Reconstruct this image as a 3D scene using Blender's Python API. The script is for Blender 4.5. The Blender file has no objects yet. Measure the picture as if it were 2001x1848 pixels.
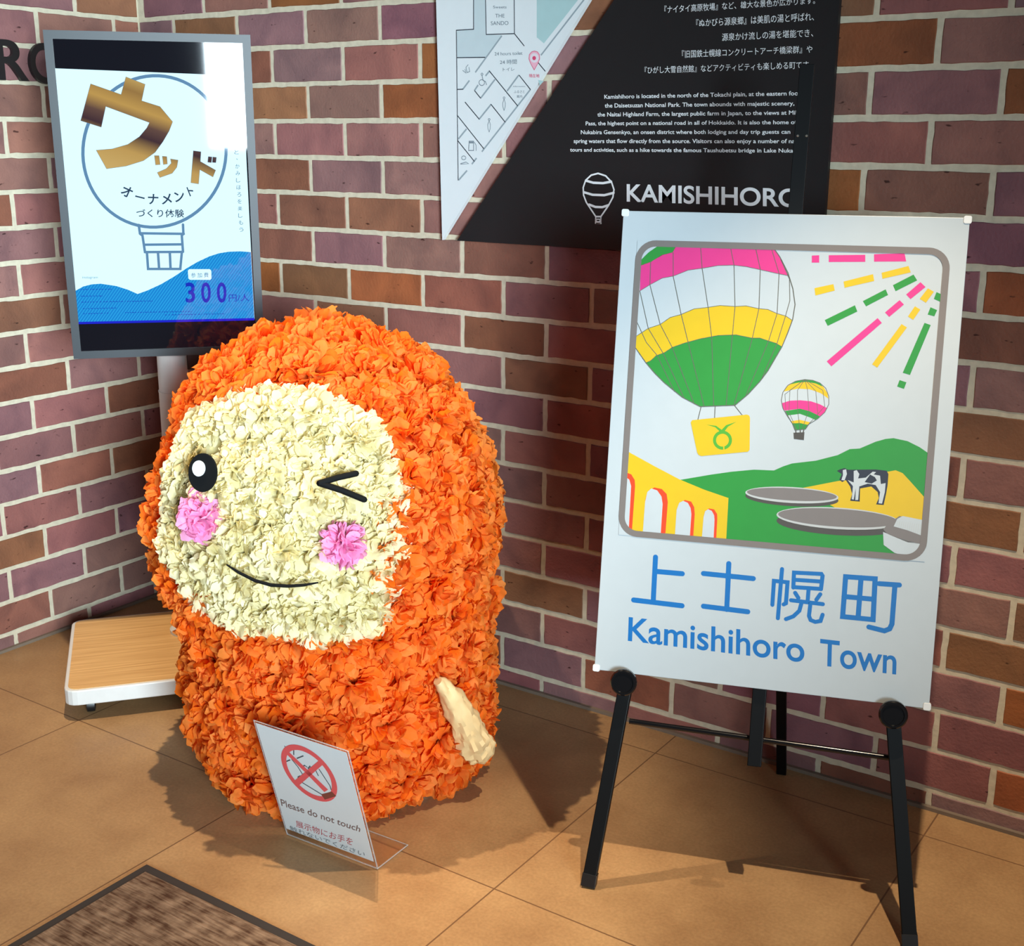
import bpy, bmesh, math, random
from mathutils import Vector, Matrix, Quaternion
from mathutils.geometry import intersect_line_plane

scene = bpy.context.scene
COL = scene.collection
random.seed(7)

# ------------------------------------------------------------------ camera
IMG_W, IMG_H, FOCAL_PX = 2001.0, 1848.0, 2410.16
CAM = Vector((2.869, -2.400, 1.341))
yaw, pitch, roll = -0.5944, 0.2634, 0.0055
_fwd = Vector((math.sin(yaw) * math.cos(pitch), math.cos(yaw) * math.cos(pitch), -math.sin(pitch)))
_r0 = Vector((math.cos(yaw), -math.sin(yaw), 0))
_u0 = _r0.cross(_fwd)
RIGHT = math.cos(roll) * _r0 + math.sin(roll) * _u0
UP = -math.sin(roll) * _r0 + math.cos(roll) * _u0
FWD = _fwd
cd = bpy.data.cameras.new('camera')
cam = bpy.data.objects.new('camera', cd)
COL.objects.link(cam)
cam.matrix_world = Matrix(((RIGHT.x, UP.x, -FWD.x, CAM.x), (RIGHT.y, UP.y, -FWD.y, CAM.y),
                           (RIGHT.z, UP.z, -FWD.z, CAM.z), (0, 0, 0, 1)))
cd.sensor_fit = 'HORIZONTAL'
cd.sensor_width = 36.0
cd.lens = 36.0 * FOCAL_PX / IMG_W
cd.clip_start = 0.05
scene.camera = cam

# ------------------------------------------------------------------ light and exposure
vs = scene.view_settings
vs.view_transform = 'Standard'
vs.look = 'None'
vs.exposure = 0.0
vs.gamma = 1.0
vs.use_curve_mapping = False
world = bpy.data.worlds.new('room_daylight')
scene.world = world
world.use_nodes = True
world.node_tree.nodes['Background'].inputs[0].default_value = (0.92, 0.92, 1.0, 1)
world.node_tree.nodes['Background'].inputs[1].default_value = 0.055


def area_light(name, loc, target, sx, sy, power, color, spread=180):
    d = bpy.data.lights.new(name, 'AREA')
    d.shape = 'RECTANGLE'
    d.size, d.size_y, d.energy, d.color = sx, sy, power, color
    d.spread = math.radians(spread)
    o = bpy.data.objects.new(name, d)
    COL.objects.link(o)
    o.location = loc
    o.rotation_euler = (Vector(target) - Vector(loc)).to_track_quat('-Z', 'Y').to_euler()
    return o


def spot_light(name, loc, power, color, angle=50, radius=0.014):
    d = bpy.data.lights.new(name, 'SPOT')
    d.energy, d.color = power, color
    d.spot_size = math.radians(angle)
    d.spot_blend = 0.55
    d.shadow_soft_size = radius
    o = bpy.data.objects.new(name, d)
    COL.objects.link(o)
    o.location = loc
    return o


area_light('window_light', (4.9, -3.36, 1.35), (0.2, -0.38, 1.05), 1.2, 1.3, 36, (0.74, 0.91, 1.0), 42)  # window daylight; spread narrowed and aimed left to dim board and right wall
WARM = (1.0, 0.80, 0.57)
spot_light('downlight', (2.43, -0.78, 2.5), 205, WARM, 56)
spot_light('downlight', (1.00, -0.86, 2.5), 190, WARM, 54)
spot_light('downlight', (4.0, -0.80, 2.5), 235, WARM)


# ------------------------------------------------------------------ material helpers
def lin(c):
    return tuple((x / 12.92 if x <= 0.04045 else ((x + 0.055) / 1.055) ** 2.4) for x in (v / 255.0 for v in c))


def new_mat(name):
    m = bpy.data.materials.new(name)
    m.use_nodes = True
    nt = m.node_tree
    return m, nt, nt.nodes['Principled BSDF']


def plain(name, rgb, rough=0.5, metal=0.0, spec=0.5, noise=0.06, scale=40.0, bump=0.0):
    """A painted or printed surface with a faint procedural mottle."""
    m, nt, p = new_mat(name)
    c = lin(rgb)
    tc = nt.nodes.new('ShaderNodeTexCoord')
    nz = nt.nodes.new('ShaderNodeTexNoise')
    nz.inputs['Scale'].default_value = scale
    nz.inputs['Detail'].default_value = 4
    nt.links.new(tc.outputs['Object'], nz.inputs['Vector'])
    r = nt.nodes.new('ShaderNodeValToRGB')
    r.color_ramp.elements[0].position, r.color_ramp.elements[1].position = 0.3, 0.7
    r.color_ramp.elements[0].color = tuple(x * (1 - noise) for x in c) + (1,)
    r.color_ramp.elements[1].color = tuple(min(1, x * (1 + noise)) for x in c) + (1,)
    nt.links.new(nz.outputs['Fac'], r.inputs['Fac'])
    nt.links.new(r.outputs['Color'], p.inputs['Base Color'])
    p.inputs['Roughness'].default_value = rough
    p.inputs['Metallic'].default_value = metal
    p.inputs['Specular IOR Level'].default_value = spec
    if bump:
        b = nt.nodes.new('ShaderNodeBump')
        b.inputs['Strength'].default_value = bump
        b.inputs['Distance'].default_value = 0.002
        nt.links.new(nz.outputs['Fac'], b.inputs['Height'])
        nt.links.new(b.outputs['Normal'], p.inputs['Normal'])
    return m


INK = {}


def ink(rgb, rough=0.45):
    k = (tuple(rgb), rough)
    if k not in INK:
        INK[k] = plain('ink_%d_%d_%d' % tuple(rgb), rgb, rough, noise=0.02)
    return INK[k]


GLOW = {}


def glow(rgb, strength=1.0):
    """A lit pixel colour of the display, under its glossy front."""
    k = (tuple(rgb), strength)
    if k not in GLOW:
        m, nt, p = new_mat('screen_%d_%d_%d' % tuple(rgb))
        p.inputs['Base Color'].default_value = (0.004, 0.004, 0.005, 1)
        p.inputs['Roughness'].default_value = 0.035
        p.inputs['Emission Color'].default_value = lin(rgb) + (1,)
        p.inputs['Emission Strength'].default_value = strength
        GLOW[k] = m
    return GLOW[k]


# ------------------------------------------------------------------ mesh helpers
class MB:
    def __init__(self):
        self.v, self.f, self.m = [], [], []

    def add(self, verts, faces, mi=0):
        b = len(self.v)
        self.v += [tuple(x) for x in verts]
        self.f += [tuple(i + b for i in f) for f in faces]
        self.m += [mi] * len(faces)

    def box(self, c, ex, ey, ez, hx, hy, hz, bev=0.0, mi=0):
        """Box about c along unit axes ex, ey, ez with half sizes; bev rounds the four edges along ez."""
        c = Vector(c)
        if bev <= 0:
            prof = [(-hx, -hy), (hx, -hy), (hx, hy), (-hx, hy)]
        else:
            prof = []
            for (sx, sy, a0) in ((1, -1, -90), (1, 1, 0), (-1, 1, 90), (-1, -1, 180)):
                for k in range(5):
                    a = math.radians(a0 + k * 22.5)
                    prof.append((sx * (hx - bev) + bev * math.cos(a), sy * (hy - bev) + bev * math.sin(a)))
        n = len(prof)
        vs_ = [c + ex * x + ey * y - ez * hz for x, y in prof] + [c + ex * x + ey * y + ez * hz for x, y in prof]
        fs = [(i, (i + 1) % n, n + (i + 1) % n, n + i) for i in range(n)]
        fs += [tuple(reversed(range(n))), tuple(range(n, 2 * n))]
        self.add(vs_, fs, mi)

    def tube(self, pts, radii, sides=12, mi=0, cap=True):
        pts = [Vector(p) for p in pts]
        if not hasattr(radii, '__len__'):
            radii = [radii] * len(pts)
        rings = []
        ref = None
        for i, p in enumerate(pts):
            t = (pts[min(i + 1, len(pts) - 1)] - pts[max(i - 1, 0)]).normalized()
            if ref is None:
                ref = t.orthogonal().normalized()
            ref = (ref - t * ref.dot(t)).normalized()
            w = t.cross(ref)
            rings.append([p + (ref * math.cos(2 * math.pi * k / sides) + w * math.sin(2 * math.pi * k / sides)) * radii[i]
                          for k in range(sides)])
        vs_ = [q for r in rings for q in r]
        fs = []
        for i in range(len(pts) - 1):
            for k in range(sides):
                a, b = i * sides + k, i * sides + (k + 1) % sides
                fs.append((a, b, b + sides, a + sides))
        if cap:
            fs.append(tuple(reversed(range(sides))))
            fs.append(tuple(range(len(vs_) - sides, len(vs_))))
        self.add(vs_, fs, mi)

    def lathe(self, c, axis, prof, sides=32, mi=0):
        """prof: (radius, height along axis)"""
        c, axis = Vector(c), Vector(axis).normalized()
        a = axis.orthogonal().normalized()
        b = axis.cross(a)
        vs_, fs = [], []
        for r, h in prof:
            for k in range(sides):
                t = 2 * math.pi * k / sides
                vs_.append(c + axis * h + (a * math.cos(t) + b * math.sin(t)) * max(r, 1e-5))
        for i in range(len(prof) - 1):
            for k in range(sides):
                p, q = i * sides + k, i * sides + (k + 1) % sides
                fs.append((p, q, q + sides, p + sides))
        fs.append(tuple(reversed(range(sides))))
        fs.append(tuple(range(len(vs_) - sides, len(vs_))))
        self.add(vs_, fs, mi)

    def mesh(self, name, mats, origin=(0, 0, 0), smooth=False):
        o = Vector(origin)
        me = bpy.data.meshes.new(name)
        me.from_pydata([tuple(Vector(p) - o) for p in self.v], [], self.f)
        for m in mats:
            me.materials.append(m)
        me.polygons.foreach_set('material_index', self.m)
        if smooth:
            me.polygons.foreach_set('use_smooth', [True] * len(me.polygons))
        me.update()
        return me


def link(name, me, parent=None, loc=None):
    o = bpy.data.objects.new(name, me)
    COL.objects.link(o)
    if parent is not None:
        o.parent = parent
    if loc is not None:
        o.location = loc
    return o


def autosmooth(o, deg=35):
    me = o.data
    bm = bmesh.new()
    bm.from_mesh(me)
    bmesh.ops.recalc_face_normals(bm, faces=bm.faces)
    for e in bm.edges:
        e.smooth = not (len(e.link_faces) == 2 and e.calc_face_angle(0) > math.radians(deg))
    for f in bm.faces:
        f.smooth = True
    bm.to_mesh(me)
    bm.free()
    return o


def bevel(o, w=0.002, seg=2):
    md = o.modifiers.new('edge_round', 'BEVEL')
    md.width, md.segments, md.limit_method = w, seg, 'ANGLE'
    return o


def thing(name, label, cat, loc, group=None):
    o = bpy.data.objects.new(name, None)
    o.empty_display_size = 0.05
    COL.objects.link(o)
    o.location = loc
    tag(o, label, cat, group)
    return o


def tag(o, label, cat, group=None):
    o['label'] = label
    o['category'] = cat
    if group:
        o['group'] = group
    return o


def struct(o, label=None):
    o['kind'] = 'structure'
    if label:
        o['label'] = label
    return o


def part(name, mb, mats, th, parent=None, smooth=False, deg=35, bev=0):
    o = link(name, mb.mesh(name, mats if isinstance(mats, (list, tuple)) else [mats], th.location), parent or th)
    if smooth:
        autosmooth(o, deg)
    if bev:
        bevel(o, bev)
    return o


# ------------------------------------------------------------------ projection of measured points on real planes
def ray(px, py):
    return (RIGHT * ((px - IMG_W / 2) / FOCAL_PX) - UP * ((py - IMG_H / 2) / FOCAL_PX) + FWD).normalized()


def project(p):
    d = Vector(p) - CAM
    z = d.dot(FWD)
    return (IMG_W / 2 + FOCAL_PX * d.dot(RIGHT) / z, IMG_H / 2 - FOCAL_PX * d.dot(UP) / z)


def hit(px, py, p0, n):
    d = ray(px, py)
    n = Vector(n)
    return CAM + d * ((Vector(p0) - CAM).dot(n) / d.dot(n))


def floor_at(px, py, z=0.0):
    return hit(px, py, (0, 0, z), (0, 0, 1))


class Plane:
    def __init__(self, p, e, up):
        self.p, self.e, self.up = Vector(p), Vector(e).normalized(), Vector(up).normalized()
        self.n = self.e.cross(self.up).normalized()

    def uv(self, px, py, off=0.0):
        d = hit(px, py, self.p + self.n * off, self.n) - self.p
        return Vector((d.dot(self.e), d.dot(self.up)))

    def at(self, u, v, off=0.0):
        return self.p + self.e * u + self.up * v + self.n * off


_TEXT = {}


def text_shape(s, bold=0.0):
    """Vertices and faces of a line of type, 1 unit high em, with its bounds."""
    k = (s, bold)
    if k not in _TEXT:
        cu = bpy.data.curves.new('type', 'FONT')
        cu.body = s
        cu.size = 1.0
        cu.offset = bold
        cu.resolution_u = 8 if len(s) < 18 else 3
        o = bpy.data.objects.new('type', cu)
        COL.objects.link(o)
        dg = bpy.context.evaluated_depsgraph_get()
        dg.update()
        me = o.evaluated_get(dg).to_mesh()
        v = [(q.co.x, q.co.y) for q in me.vertices]
        f = [tuple(p.vertices) for p in me.polygons]
        bpy.data.objects.remove(o)
        bpy.data.curves.remove(cu)
        _TEXT[k] = (v, f)
    return _TEXT[k]


class Canvas:
    """Flat print on a plane: layered ink shapes in the plane's own metres. Points may be given in photo pixels."""
    def __init__(self, plane, pix=lambda x, y: (x, y), base=0.0002, step=0.00008):
        self.pl, self.pix, self.base, self.step = plane, pix, base, step
        self.bm = bmesh.new()
        self.mats = []

    def P(self, x, y):
        return self.pl.uv(*self.pix(x, y))

    def mi(self, mat):
        if mat not in self.mats:
            self.mats.append(mat)
        return self.mats.index(mat)

    def z(self, layer):
        return self.base + self.step * layer

    def poly_uv(self, pts, mat, layer=0, lift=0.0):
        vs_ = [self.bm.verts.new(self.pl.at(p[0], p[1], self.z(layer) + lift)) for p in pts]
        try:
            f = self.bm.faces.new(vs_)
        except ValueError:
            return
        f.material_index = self.mi(mat)
        f.normal_update()
        if len(vs_) > 4:
            bmesh.ops.triangulate(self.bm, faces=[f], ngon_method='EAR_CLIP')

    def poly(self, pts, mat, layer=0):
        self.poly_uv([self.P(*p) for p in pts], mat, layer)

    def disc_uv(self, c, r, mat, layer=0, n=20, lift=0.0):
        self.poly_uv([(c[0] + r * math.cos(2 * math.pi * k / n), c[1] + r * math.sin(2 * math.pi * k / n)) for k in range(n)],
                     mat, layer, lift)

    def stroke_uv(self, pts, w, mat, layer=0, closed=False, caps=True):
        pts = [Vector((p[0], p[1])) for p in pts]
        n = len(pts)
        self.count = (getattr(self, 'count', 0) + 1) % 5
        l0 = self.count * 1.2e-5                       # strokes that cross or join never share one height
        if closed and (pts[0] - pts[-1]).length < 1e-7:
            pts.pop()
        pts = [p for i, p in enumerate(pts) if i == 0 or (p - pts[i - 1]).length > 1e-7]
        n = len(pts)
        if n < 2:
            return
        perp = lambda d: Vector((-d.y, d.x))
        side, bend = [], []
        for i in range(n):
            d0 = (pts[i] - pts[i - 1]).normalized() if (closed or i > 0) else None
            d1 = (pts[(i + 1) % n] - pts[i]).normalized() if (closed or i < n - 1) else None
            if d0 is None or d1 is None:
                side.append(perp(d1 or d0) * (w / 2))
                bend.append(0.0)
                continue
            m = (perp(d0) + perp(d1))
            m = m.normalized() if m.length > 1e-6 else perp(d0)
            c = max(0.5, m.dot(perp(d0)))
            side.append(m * (w / 2 / c))
            bend.append(1 - d0.dot(d1))
        for i in range(n if closed else n - 1):        # mitred band, no overlaps
            j = (i + 1) % n
            self.poly_uv([pts[i] - side[i], pts[j] - side[j], pts[j] + side[j], pts[i] + side[i]], mat, layer, l0)
        if caps and not closed:                        # round ends
            for p, sd in ((pts[0], side[0]), (pts[-1], -side[-1])):
                a0 = math.atan2(sd.y, sd.x)
                self.poly_uv([(p.x + w / 2 * math.cos(a0 + math.pi * k / 8), p.y + w / 2 * math.sin(a0 + math.pi * k / 8)) for k in range(9)], mat, layer, l0)

    def stroke(self, pts, wpx, mat, layer=0, closed=False, caps=True):
        a = self.P(*pts[0])
        x, y = self.pix(*pts[0])
        s = ((self.pl.uv(x + 5, y) - a).length + (self.pl.uv(x, y + 5) - a).length) / 10.0
        self.stroke_uv([self.P(*p) for p in pts], wpx * s, mat, layer, closed, caps)

    def ellipse(self, cx, cy, rx, ry, rot, mat, layer=0, n=40, a0=0, a1=360):
        c, s = math.cos(math.radians(rot)), math.sin(math.radians(rot))
        pts = []
        for k in range(n):
            t = math.radians(a0 + (a1 - a0) * k / (n if a1 - a0 == 360 else n - 1))
            x, y = rx * math.cos(t), ry * math.sin(t)
            pts.append((cx + x * c - y * s, cy + x * s + y * c))
        self.poly(pts, mat, layer)

    def ellipse_ring(self, cx, cy, rx, ry, rot, w, mat, layer=0, n=56):
        c, s = math.cos(math.radians(rot)), math.sin(math.radians(rot))
        pts = []
        for k in range(n):
            t = 2 * math.pi * k / n
            x, y = rx * math.cos(t), ry * math.sin(t)
            pts.append((cx + x * c - y * s, cy + x * s + y * c))
        self.stroke(pts, w, mat, layer, closed=True)

    def text_quad(self, s, tl, tr, br, bl, mat, layer=0, bold=0.0, box=None):
        """Type whose bounds (or box = x0, y0, x1, y1 in em) fill the quad given in pixels."""
        v, f = text_shape(s, bold)
        if not v:
            return
        x0, x1 = min(p[0] for p in v), max(p[0] for p in v)
        y0, y1 = min(p[1] for p in v), max(p[1] for p in v)
        if box:
            x0, y0, x1, y1 = [b if b is not None else d for b, d in zip(box, (x0, y0, x1, y1))]
        q = [self.P(*p) for p in (tl, tr, br, bl)]
        vs_ = []
        for x, y in v:
            a, b = (x - x0) / (x1 - x0), (y - y0) / (y1 - y0)
            top = q[0].lerp(q[1], a)
            bot = q[3].lerp(q[2], a)
            p = bot.lerp(top, b)
            vs_.append(self.bm.verts.new(self.pl.at(p.x, p.y, self.z(layer))))
        i = self.mi(mat)
        for t in f:
            try:
                self.bm.faces.new([vs_[k] for k in t]).material_index = i
            except ValueError:
                pass

    def build(self, name, th, parent=None):
        me = bpy.data.meshes.new(name)
        o_ = Vector(th.location)
        for vtx in self.bm.verts:
            vtx.co -= o_
        self.bm.normal_update()
        self.bm.to_mesh(me)
        self.bm.free()
        for m in self.mats:
            me.materials.append(m)
        return link(name, me, parent or th)


def scaler(ox, oy, k):
    return lambda x, y: (ox + x * k, oy + y * k)


X, Y, Z = Vector((1, 0, 0)), Vector((0, 1, 0)), Vector((0, 0, 1))

# ------------------------------------------------------------------ the setting: brick walls, tiled floor, caulk strips
COURSE = 0.0895
PITCH = 0.23990
FLOOR_ROW = 18.48                                   # the floor lies this many courses below joint 0


def brick_material():
    m, nt, p = new_mat('fired_brick')
    at = nt.nodes.new('ShaderNodeAttribute')
    at.attribute_name = 'brick_colour'
    tc = nt.nodes.new('ShaderNodeTexCoord')
    n1 = nt.nodes.new('ShaderNodeTexNoise')
    n1.inputs['Scale'].default_value = 9
    n1.inputs['Detail'].default_value = 5
    n1.inputs['Distortion'].default_value = 0.6
    nt.links.new(tc.outputs['Object'], n1.inputs['Vector'])
    ramp = nt.nodes.new('ShaderNodeValToRGB')
    ramp.color_ramp.elements[0].position, ramp.color_ramp.elements[1].position = 0.3, 0.72
    ramp.color_ramp.elements[0].color = lin((180, 165, 165)) + (1,)
    ramp.color_ramp.elements[1].color = lin((255, 236, 222)) + (1,)
    nt.links.new(n1.outputs['Fac'], ramp.inputs['Fac'])
    mix = nt.nodes.new('ShaderNodeMix')
    mix.data_type = 'RGBA'
    mix.blend_type = 'MULTIPLY'
    mix.inputs['Factor'].default_value = 0.75
    nt.links.new(at.outputs['Color'], mix.inputs['A'])
    nt.links.new(ramp.outputs['Color'], mix.inputs['B'])
    # small dark pits
    vo = nt.nodes.new('ShaderNodeTexNoise')
    vo.inputs['Scale'].default_value = 70
    vo.inputs['Detail'].default_value = 2
    mp = nt.nodes.new('ShaderNodeMapping')
    mp.inputs['Scale'].default_value = (0.5, 0.5, 1.3)
    nt.links.new(tc.outputs['Object'], mp.inputs['Vector'])
    nt.links.new(mp.outputs['Vector'], vo.inputs['Vector'])
    r2 = nt.nodes.new('ShaderNodeValToRGB')
    r2.color_ramp.elements[0].position, r2.color_ramp.elements[1].position = 0.25, 0.31
    r2.color_ramp.elements[0].color = (0.25, 0.2, 0.2, 1)
    r2.color_ramp.elements[1].color = (1, 1, 1, 1)
    nt.links.new(vo.outputs['Fac'], r2.inputs['Fac'])
    mix2 = nt.nodes.new('ShaderNodeMix')
    mix2.data_type = 'RGBA'
    mix2.blend_type = 'MULTIPLY'
    mix2.inputs['Factor'].default_value = 1.0
    nt.links.new(mix.outputs['Result'], mix2.inputs['A'])
    nt.links.new(r2.outputs['Color'], mix2.inputs['B'])
    nt.links.new(mix2.outputs['Result'], p.inputs['Base Color'])
    p.inputs['Roughness'].default_value = 0.62
    p.inputs['Specular IOR Level'].default_value = 0.3
    b = nt.nodes.new('ShaderNodeBump')
    b.inputs['Strength'].default_value = 0.35
    b.inputs['Distance'].default_value = 0.003
    n3 = nt.nodes.new('ShaderNodeTexNoise')
    n3.inputs['Scale'].default_value = 160
    n3.inputs['Detail'].default_value = 3
    nt.links.new(tc.outputs['Object'], n3.inputs['Vector'])
    nt.links.new(n3.outputs['Fac'], b.inputs['Height'])
    nt.links.new(b.outputs['Normal'], p.inputs['Normal'])
    return m


M_BRICK = brick_material()
M_MORTAR = plain('sandy_mortar', (205, 196, 172), 0.9, noise=0.10, scale=60, bump=0.6, spec=0.15)

PALETTE = [(158, 115, 113), (150, 111, 112), (162, 119, 115), (148, 110, 115), (152, 114, 119), (160, 113, 106), (150, 107, 104), (156, 119, 119)]
ORANGE = [(162, 104, 62), (156, 98, 58), (168, 110, 68)]
TAN = [(164, 126, 84)]
BROWN = [(148, 104, 82), (144, 98, 80), (152, 108, 86)]
SPECIAL_R = {(-1, 0): 'o', (1, 2): 'o', (2, -.5): 't', (2, 1.5): 'o', (4, -.5): 'b', (5, 0): 'b', (5, 1): 'b', (6, -.5): 'b',
             (7, 1): 'o', (7, -1): 'o', (8, .5): 'b', (6, 2.5): 'b', (8, 2.5): 'b', (1, 6): 'o', (2, 7.5): 'o', (4, 5.5): 'o',
             (0, 5.5): 'b', (6, 7.5): 'o', (15, 8): 'o', (17, 8): 'o', (3, 1): 'm', (14, 7.5): 'b', (18, 6.5): 'b'}
SPECIAL_L = {(3, .5): 'o', (10, 1): 'o', (16, 1): 't', (12, 0): 'b', (14, 0): 'b', (0, 0): 'm'}


def brick_wall(name, start, along, out, length, first_joint, special, rng, lo=0.0):
    """Bricks standing 2 mm proud of a mortar slab; joints at first_joint + k * PITCH on odd courses, half a brick off on even ones."""
    ref = Vector((start[0], start[1], FLOOR_ROW * COURSE))
    mb = MB()
    cols = []
    # mortar slab
    H = 2.75
    mb.box(Vector((start[0], start[1], H / 2)) + along * (length / 2 + lo / 2) - out * 0.05, along, out, Z, length / 2 - lo / 2, 0.05, H / 2, mi=1)
    cols += [(0.5, 0.5, 0.5)] * 6
    J = 0.0055
    for r in range(-13, 19):
        zt = ref.z - r * COURSE - J
        zb = max(ref.z - (r + 1) * COURSE + J, 0.0)
        if zt - zb < 0.01 or zt > H:
            continue
        half = 0.0 if r % 2 else 0.5
        for k in range(-5, 40):
            u = k + half
            a = first_joint + u * PITCH + J
            b = a + PITCH - 2 * J
            a0, b0 = max(a, lo + 0.004), min(b, length)
            if b0 - a0 < 0.012:
                continue
            kind = special.get((r, u))
            pal = {'o': ORANGE, 't': TAN, 'b': BROWN}.get(kind, PALETTE)
            if kind is None and rng.random() < 0.13:
                pal = BROWN
            c = rng.choice(pal)
            c = tuple(max(0, min(255, x + rng.uniform(-7, 7))) for x in c)
            # ragged outline
            nx = max(2, int((b0 - a0) / 0.02))
            pts = []
            jit = lambda s=0.0011: rng.uniform(-s, s)
            w0, w1, w2, w3 = jit(.0015), jit(.0015), jit(.0015), jit(.0015)
            for i in range(nx):
                t = i / nx
                pts.append((a0 + (b0 - a0) * t, zb + w0 * (1 - t) + w1 * t + jit()))
            for i in range(4):
                pts.append((b0 + jit(), zb + (zt - zb) * i / 4))
            for i in range(nx):
                t = 1 - i / nx
                pts.append((a0 + (b0 - a0) * t, zt + w2 * (1 - t) + w3 * t + jit()))
            for i in range(4):
                pts.append((a0 + jit(), zt - (zt - zb) * i / 4))
            n = len(pts)
            ca, cz = (a0 + b0) / 2, (zt + zb) / 2
            base = Vector((start[0], start[1], 0))
            outer = [base + along * p[0] + out * -0.001 + Z * p[1] for p in pts]
            inner = [base + along * (ca + (p[0] - ca) * (1 - .0022 / max(.02, (b0 - a0) / 2))) + out * 0.0022 +
                     Z * (cz + (p[1] - cz) * (1 - .0022 / max(.01, (zt - zb) / 2))) for p in pts]
            fs = [(i, (i + 1) % n, n + (i + 1) % n, n + i) for i in range(n)] + [tuple(range(n, 2 * n))]
            mb.add(outer + inner, fs, 0)
            cols += [lin(c)] * len(fs)
    me = mb.mesh(name, [M_BRICK, M_MORTAR])
    ca_ = me.color_attributes.new('brick_colour', 'FLOAT_COLOR', 'CORNER')
    for p, c in zip(me.polygons, cols):
        for li in p.loop_indices:
            ca_.data[li].color = (c[0], c[1], c[2], 1)
    o = link(name, me)
    bm = bmesh.new()
    bm.from_mesh(me)
    bmesh.ops.recalc_face_normals(bm, faces=bm.faces)
    bm.to_mesh(me)
    bm.free()
    return struct(o)


rng = random.Random(11)
brick_wall('wall_right', (0, 0), X, -Y, 4.3, 5.5957 * COURSE, SPECIAL_R, rng)
brick_wall('wall_left', (0, 0), -Y, X, 3.2, 2.3018 * COURSE, SPECIAL_L, rng)


def floor_material():
    m, nt, p = new_mat('ochre_stone_tile')
    L = nt.links
    geo = nt.nodes.new('ShaderNodeNewGeometry')
    sep = nt.nodes.new('ShaderNodeSeparateXYZ')
    L.new(geo.outputs['Position'], sep.inputs[0])

    def math_(op, a, b=None):
        n = nt.nodes.new('ShaderNodeMath')
        n.operation = op
        for i, s in enumerate((a, b)):
            if s is None:
                continue
            if isinstance(s, (int, float)):
                n.inputs[i].default_value = s
            else:
                L.new(s, n.inputs[i])
        return n.outputs[0]

    def joint(coord, x0, pitch):
        a = math_('DIVIDE', math_('SUBTRACT', coord, x0), pitch)
        fr = math_('ABSOLUTE', math_('SUBTRACT', a, math_('ROUND', a)))
        d = math_('MULTIPLY', fr, pitch)
        return math_('LESS_THAN', d, 0.0016), math_('ROUND', math_('SUBTRACT', a, 0.5))
    jx, ix = joint(sep.outputs[0], 0.511, 0.6045)
    jy, iy = joint(sep.outputs[1], -0.113, 0.6385)
    grout = math_('MAXIMUM', jx, jy)
    # tone of each tile
    cmb = nt.nodes.new('ShaderNodeCombineXYZ')
    L.new(ix, cmb.inputs[0])
    L.new(iy, cmb.inputs[1])
    wn = nt.nodes.new('ShaderNodeTexWhiteNoise')
    L.new(cmb.outputs[0], wn.inputs['Vector'])
    n1 = nt.nodes.new('ShaderNodeTexNoise')
    n1.inputs['Scale'].default_value = 5.0
    n1.inputs['Detail'].default_value = 8
    n1.inputs['Roughness'].default_value = 0.62
    L.new(geo.outputs['Position'], n1.inputs['Vector'])
    ramp = nt.nodes.new('ShaderNodeValToRGB')
    ramp.color_ramp.elements[0].position, ramp.color_ramp.elements[1].position = 0.30, 0.72
    ramp.color_ramp.elements[0].color = lin((156, 120, 82)) + (1,)
    ramp.color_ramp.elements[1].color = lin((184, 148, 104)) + (1,)
    L.new(n1.outputs['Fac'], ramp.inputs['Fac'])
    n2 = nt.nodes.new('ShaderNodeTexNoise')
    n2.inputs['Scale'].default_value = 160
    n2.inputs['Detail'].default_value = 2
    L.new(geo.outputs['Position'], n2.inputs['Vector'])
    r2 = nt.nodes.new('ShaderNodeValToRGB')
    r2.color_ramp.elements[0].position, r2.color_ramp.elements[1].position = 0.3, 0.7
    r2.color_ramp.elements[0].color = (0.84, 0.84, 0.84, 1)
    r2.color_ramp.elements[1].color = (1.0, 1.0, 1.0, 1)
    L.new(n2.outputs['Fac'], r2.inputs['Fac'])
    mul = nt.nodes.new('ShaderNodeMix')
    mul.data_type, mul.blend_type = 'RGBA', 'MULTIPLY'
    mul.inputs['Factor'].default_value = 1.0
    L.new(ramp.outputs['Color'], mul.inputs['A'])
    L.new(r2.outputs['Color'], mul.inputs['B'])
    hsv = nt.nodes.new('ShaderNodeHueSaturation')
    L.new(mul.outputs['Result'], hsv.inputs['Color'])
    val = math_('ADD', math_('MULTIPLY', wn.outputs['Value'], 0.12), 0.94)
    L.new(val, hsv.inputs['Value'])
    mix = nt.nodes.new('ShaderNodeMix')
    mix.data_type = 'RGBA'
    L.new(grout, mix.inputs['Factor'])
    L.new(hsv.outputs['Color'], mix.inputs['A'])
    mix.inputs['B'].default_value = lin((112, 82, 56)) + (1,)
    L.new(mix.outputs['Result'], p.inputs['Base Color'])
    rr = math_('ADD', math_('MULTIPLY', n1.outputs['Fac'], 0.2), 0.34)
    L.new(rr, p.inputs['Roughness'])
    p.inputs['Specular IOR Level'].default_value = 0.35
    b = nt.nodes.new('ShaderNodeBump')
    b.inputs['Strength'].default_value = 0.12
    b.inputs['Distance'].default_value = 0.002
    h = math_('SUBTRACT', n2.outputs['Fac'], math_('MULTIPLY', grout, 2.0))
    L.new(h, b.inputs['Height'])
    L.new(b.outputs['Normal'], p.inputs['Normal'])
    return m


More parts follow.
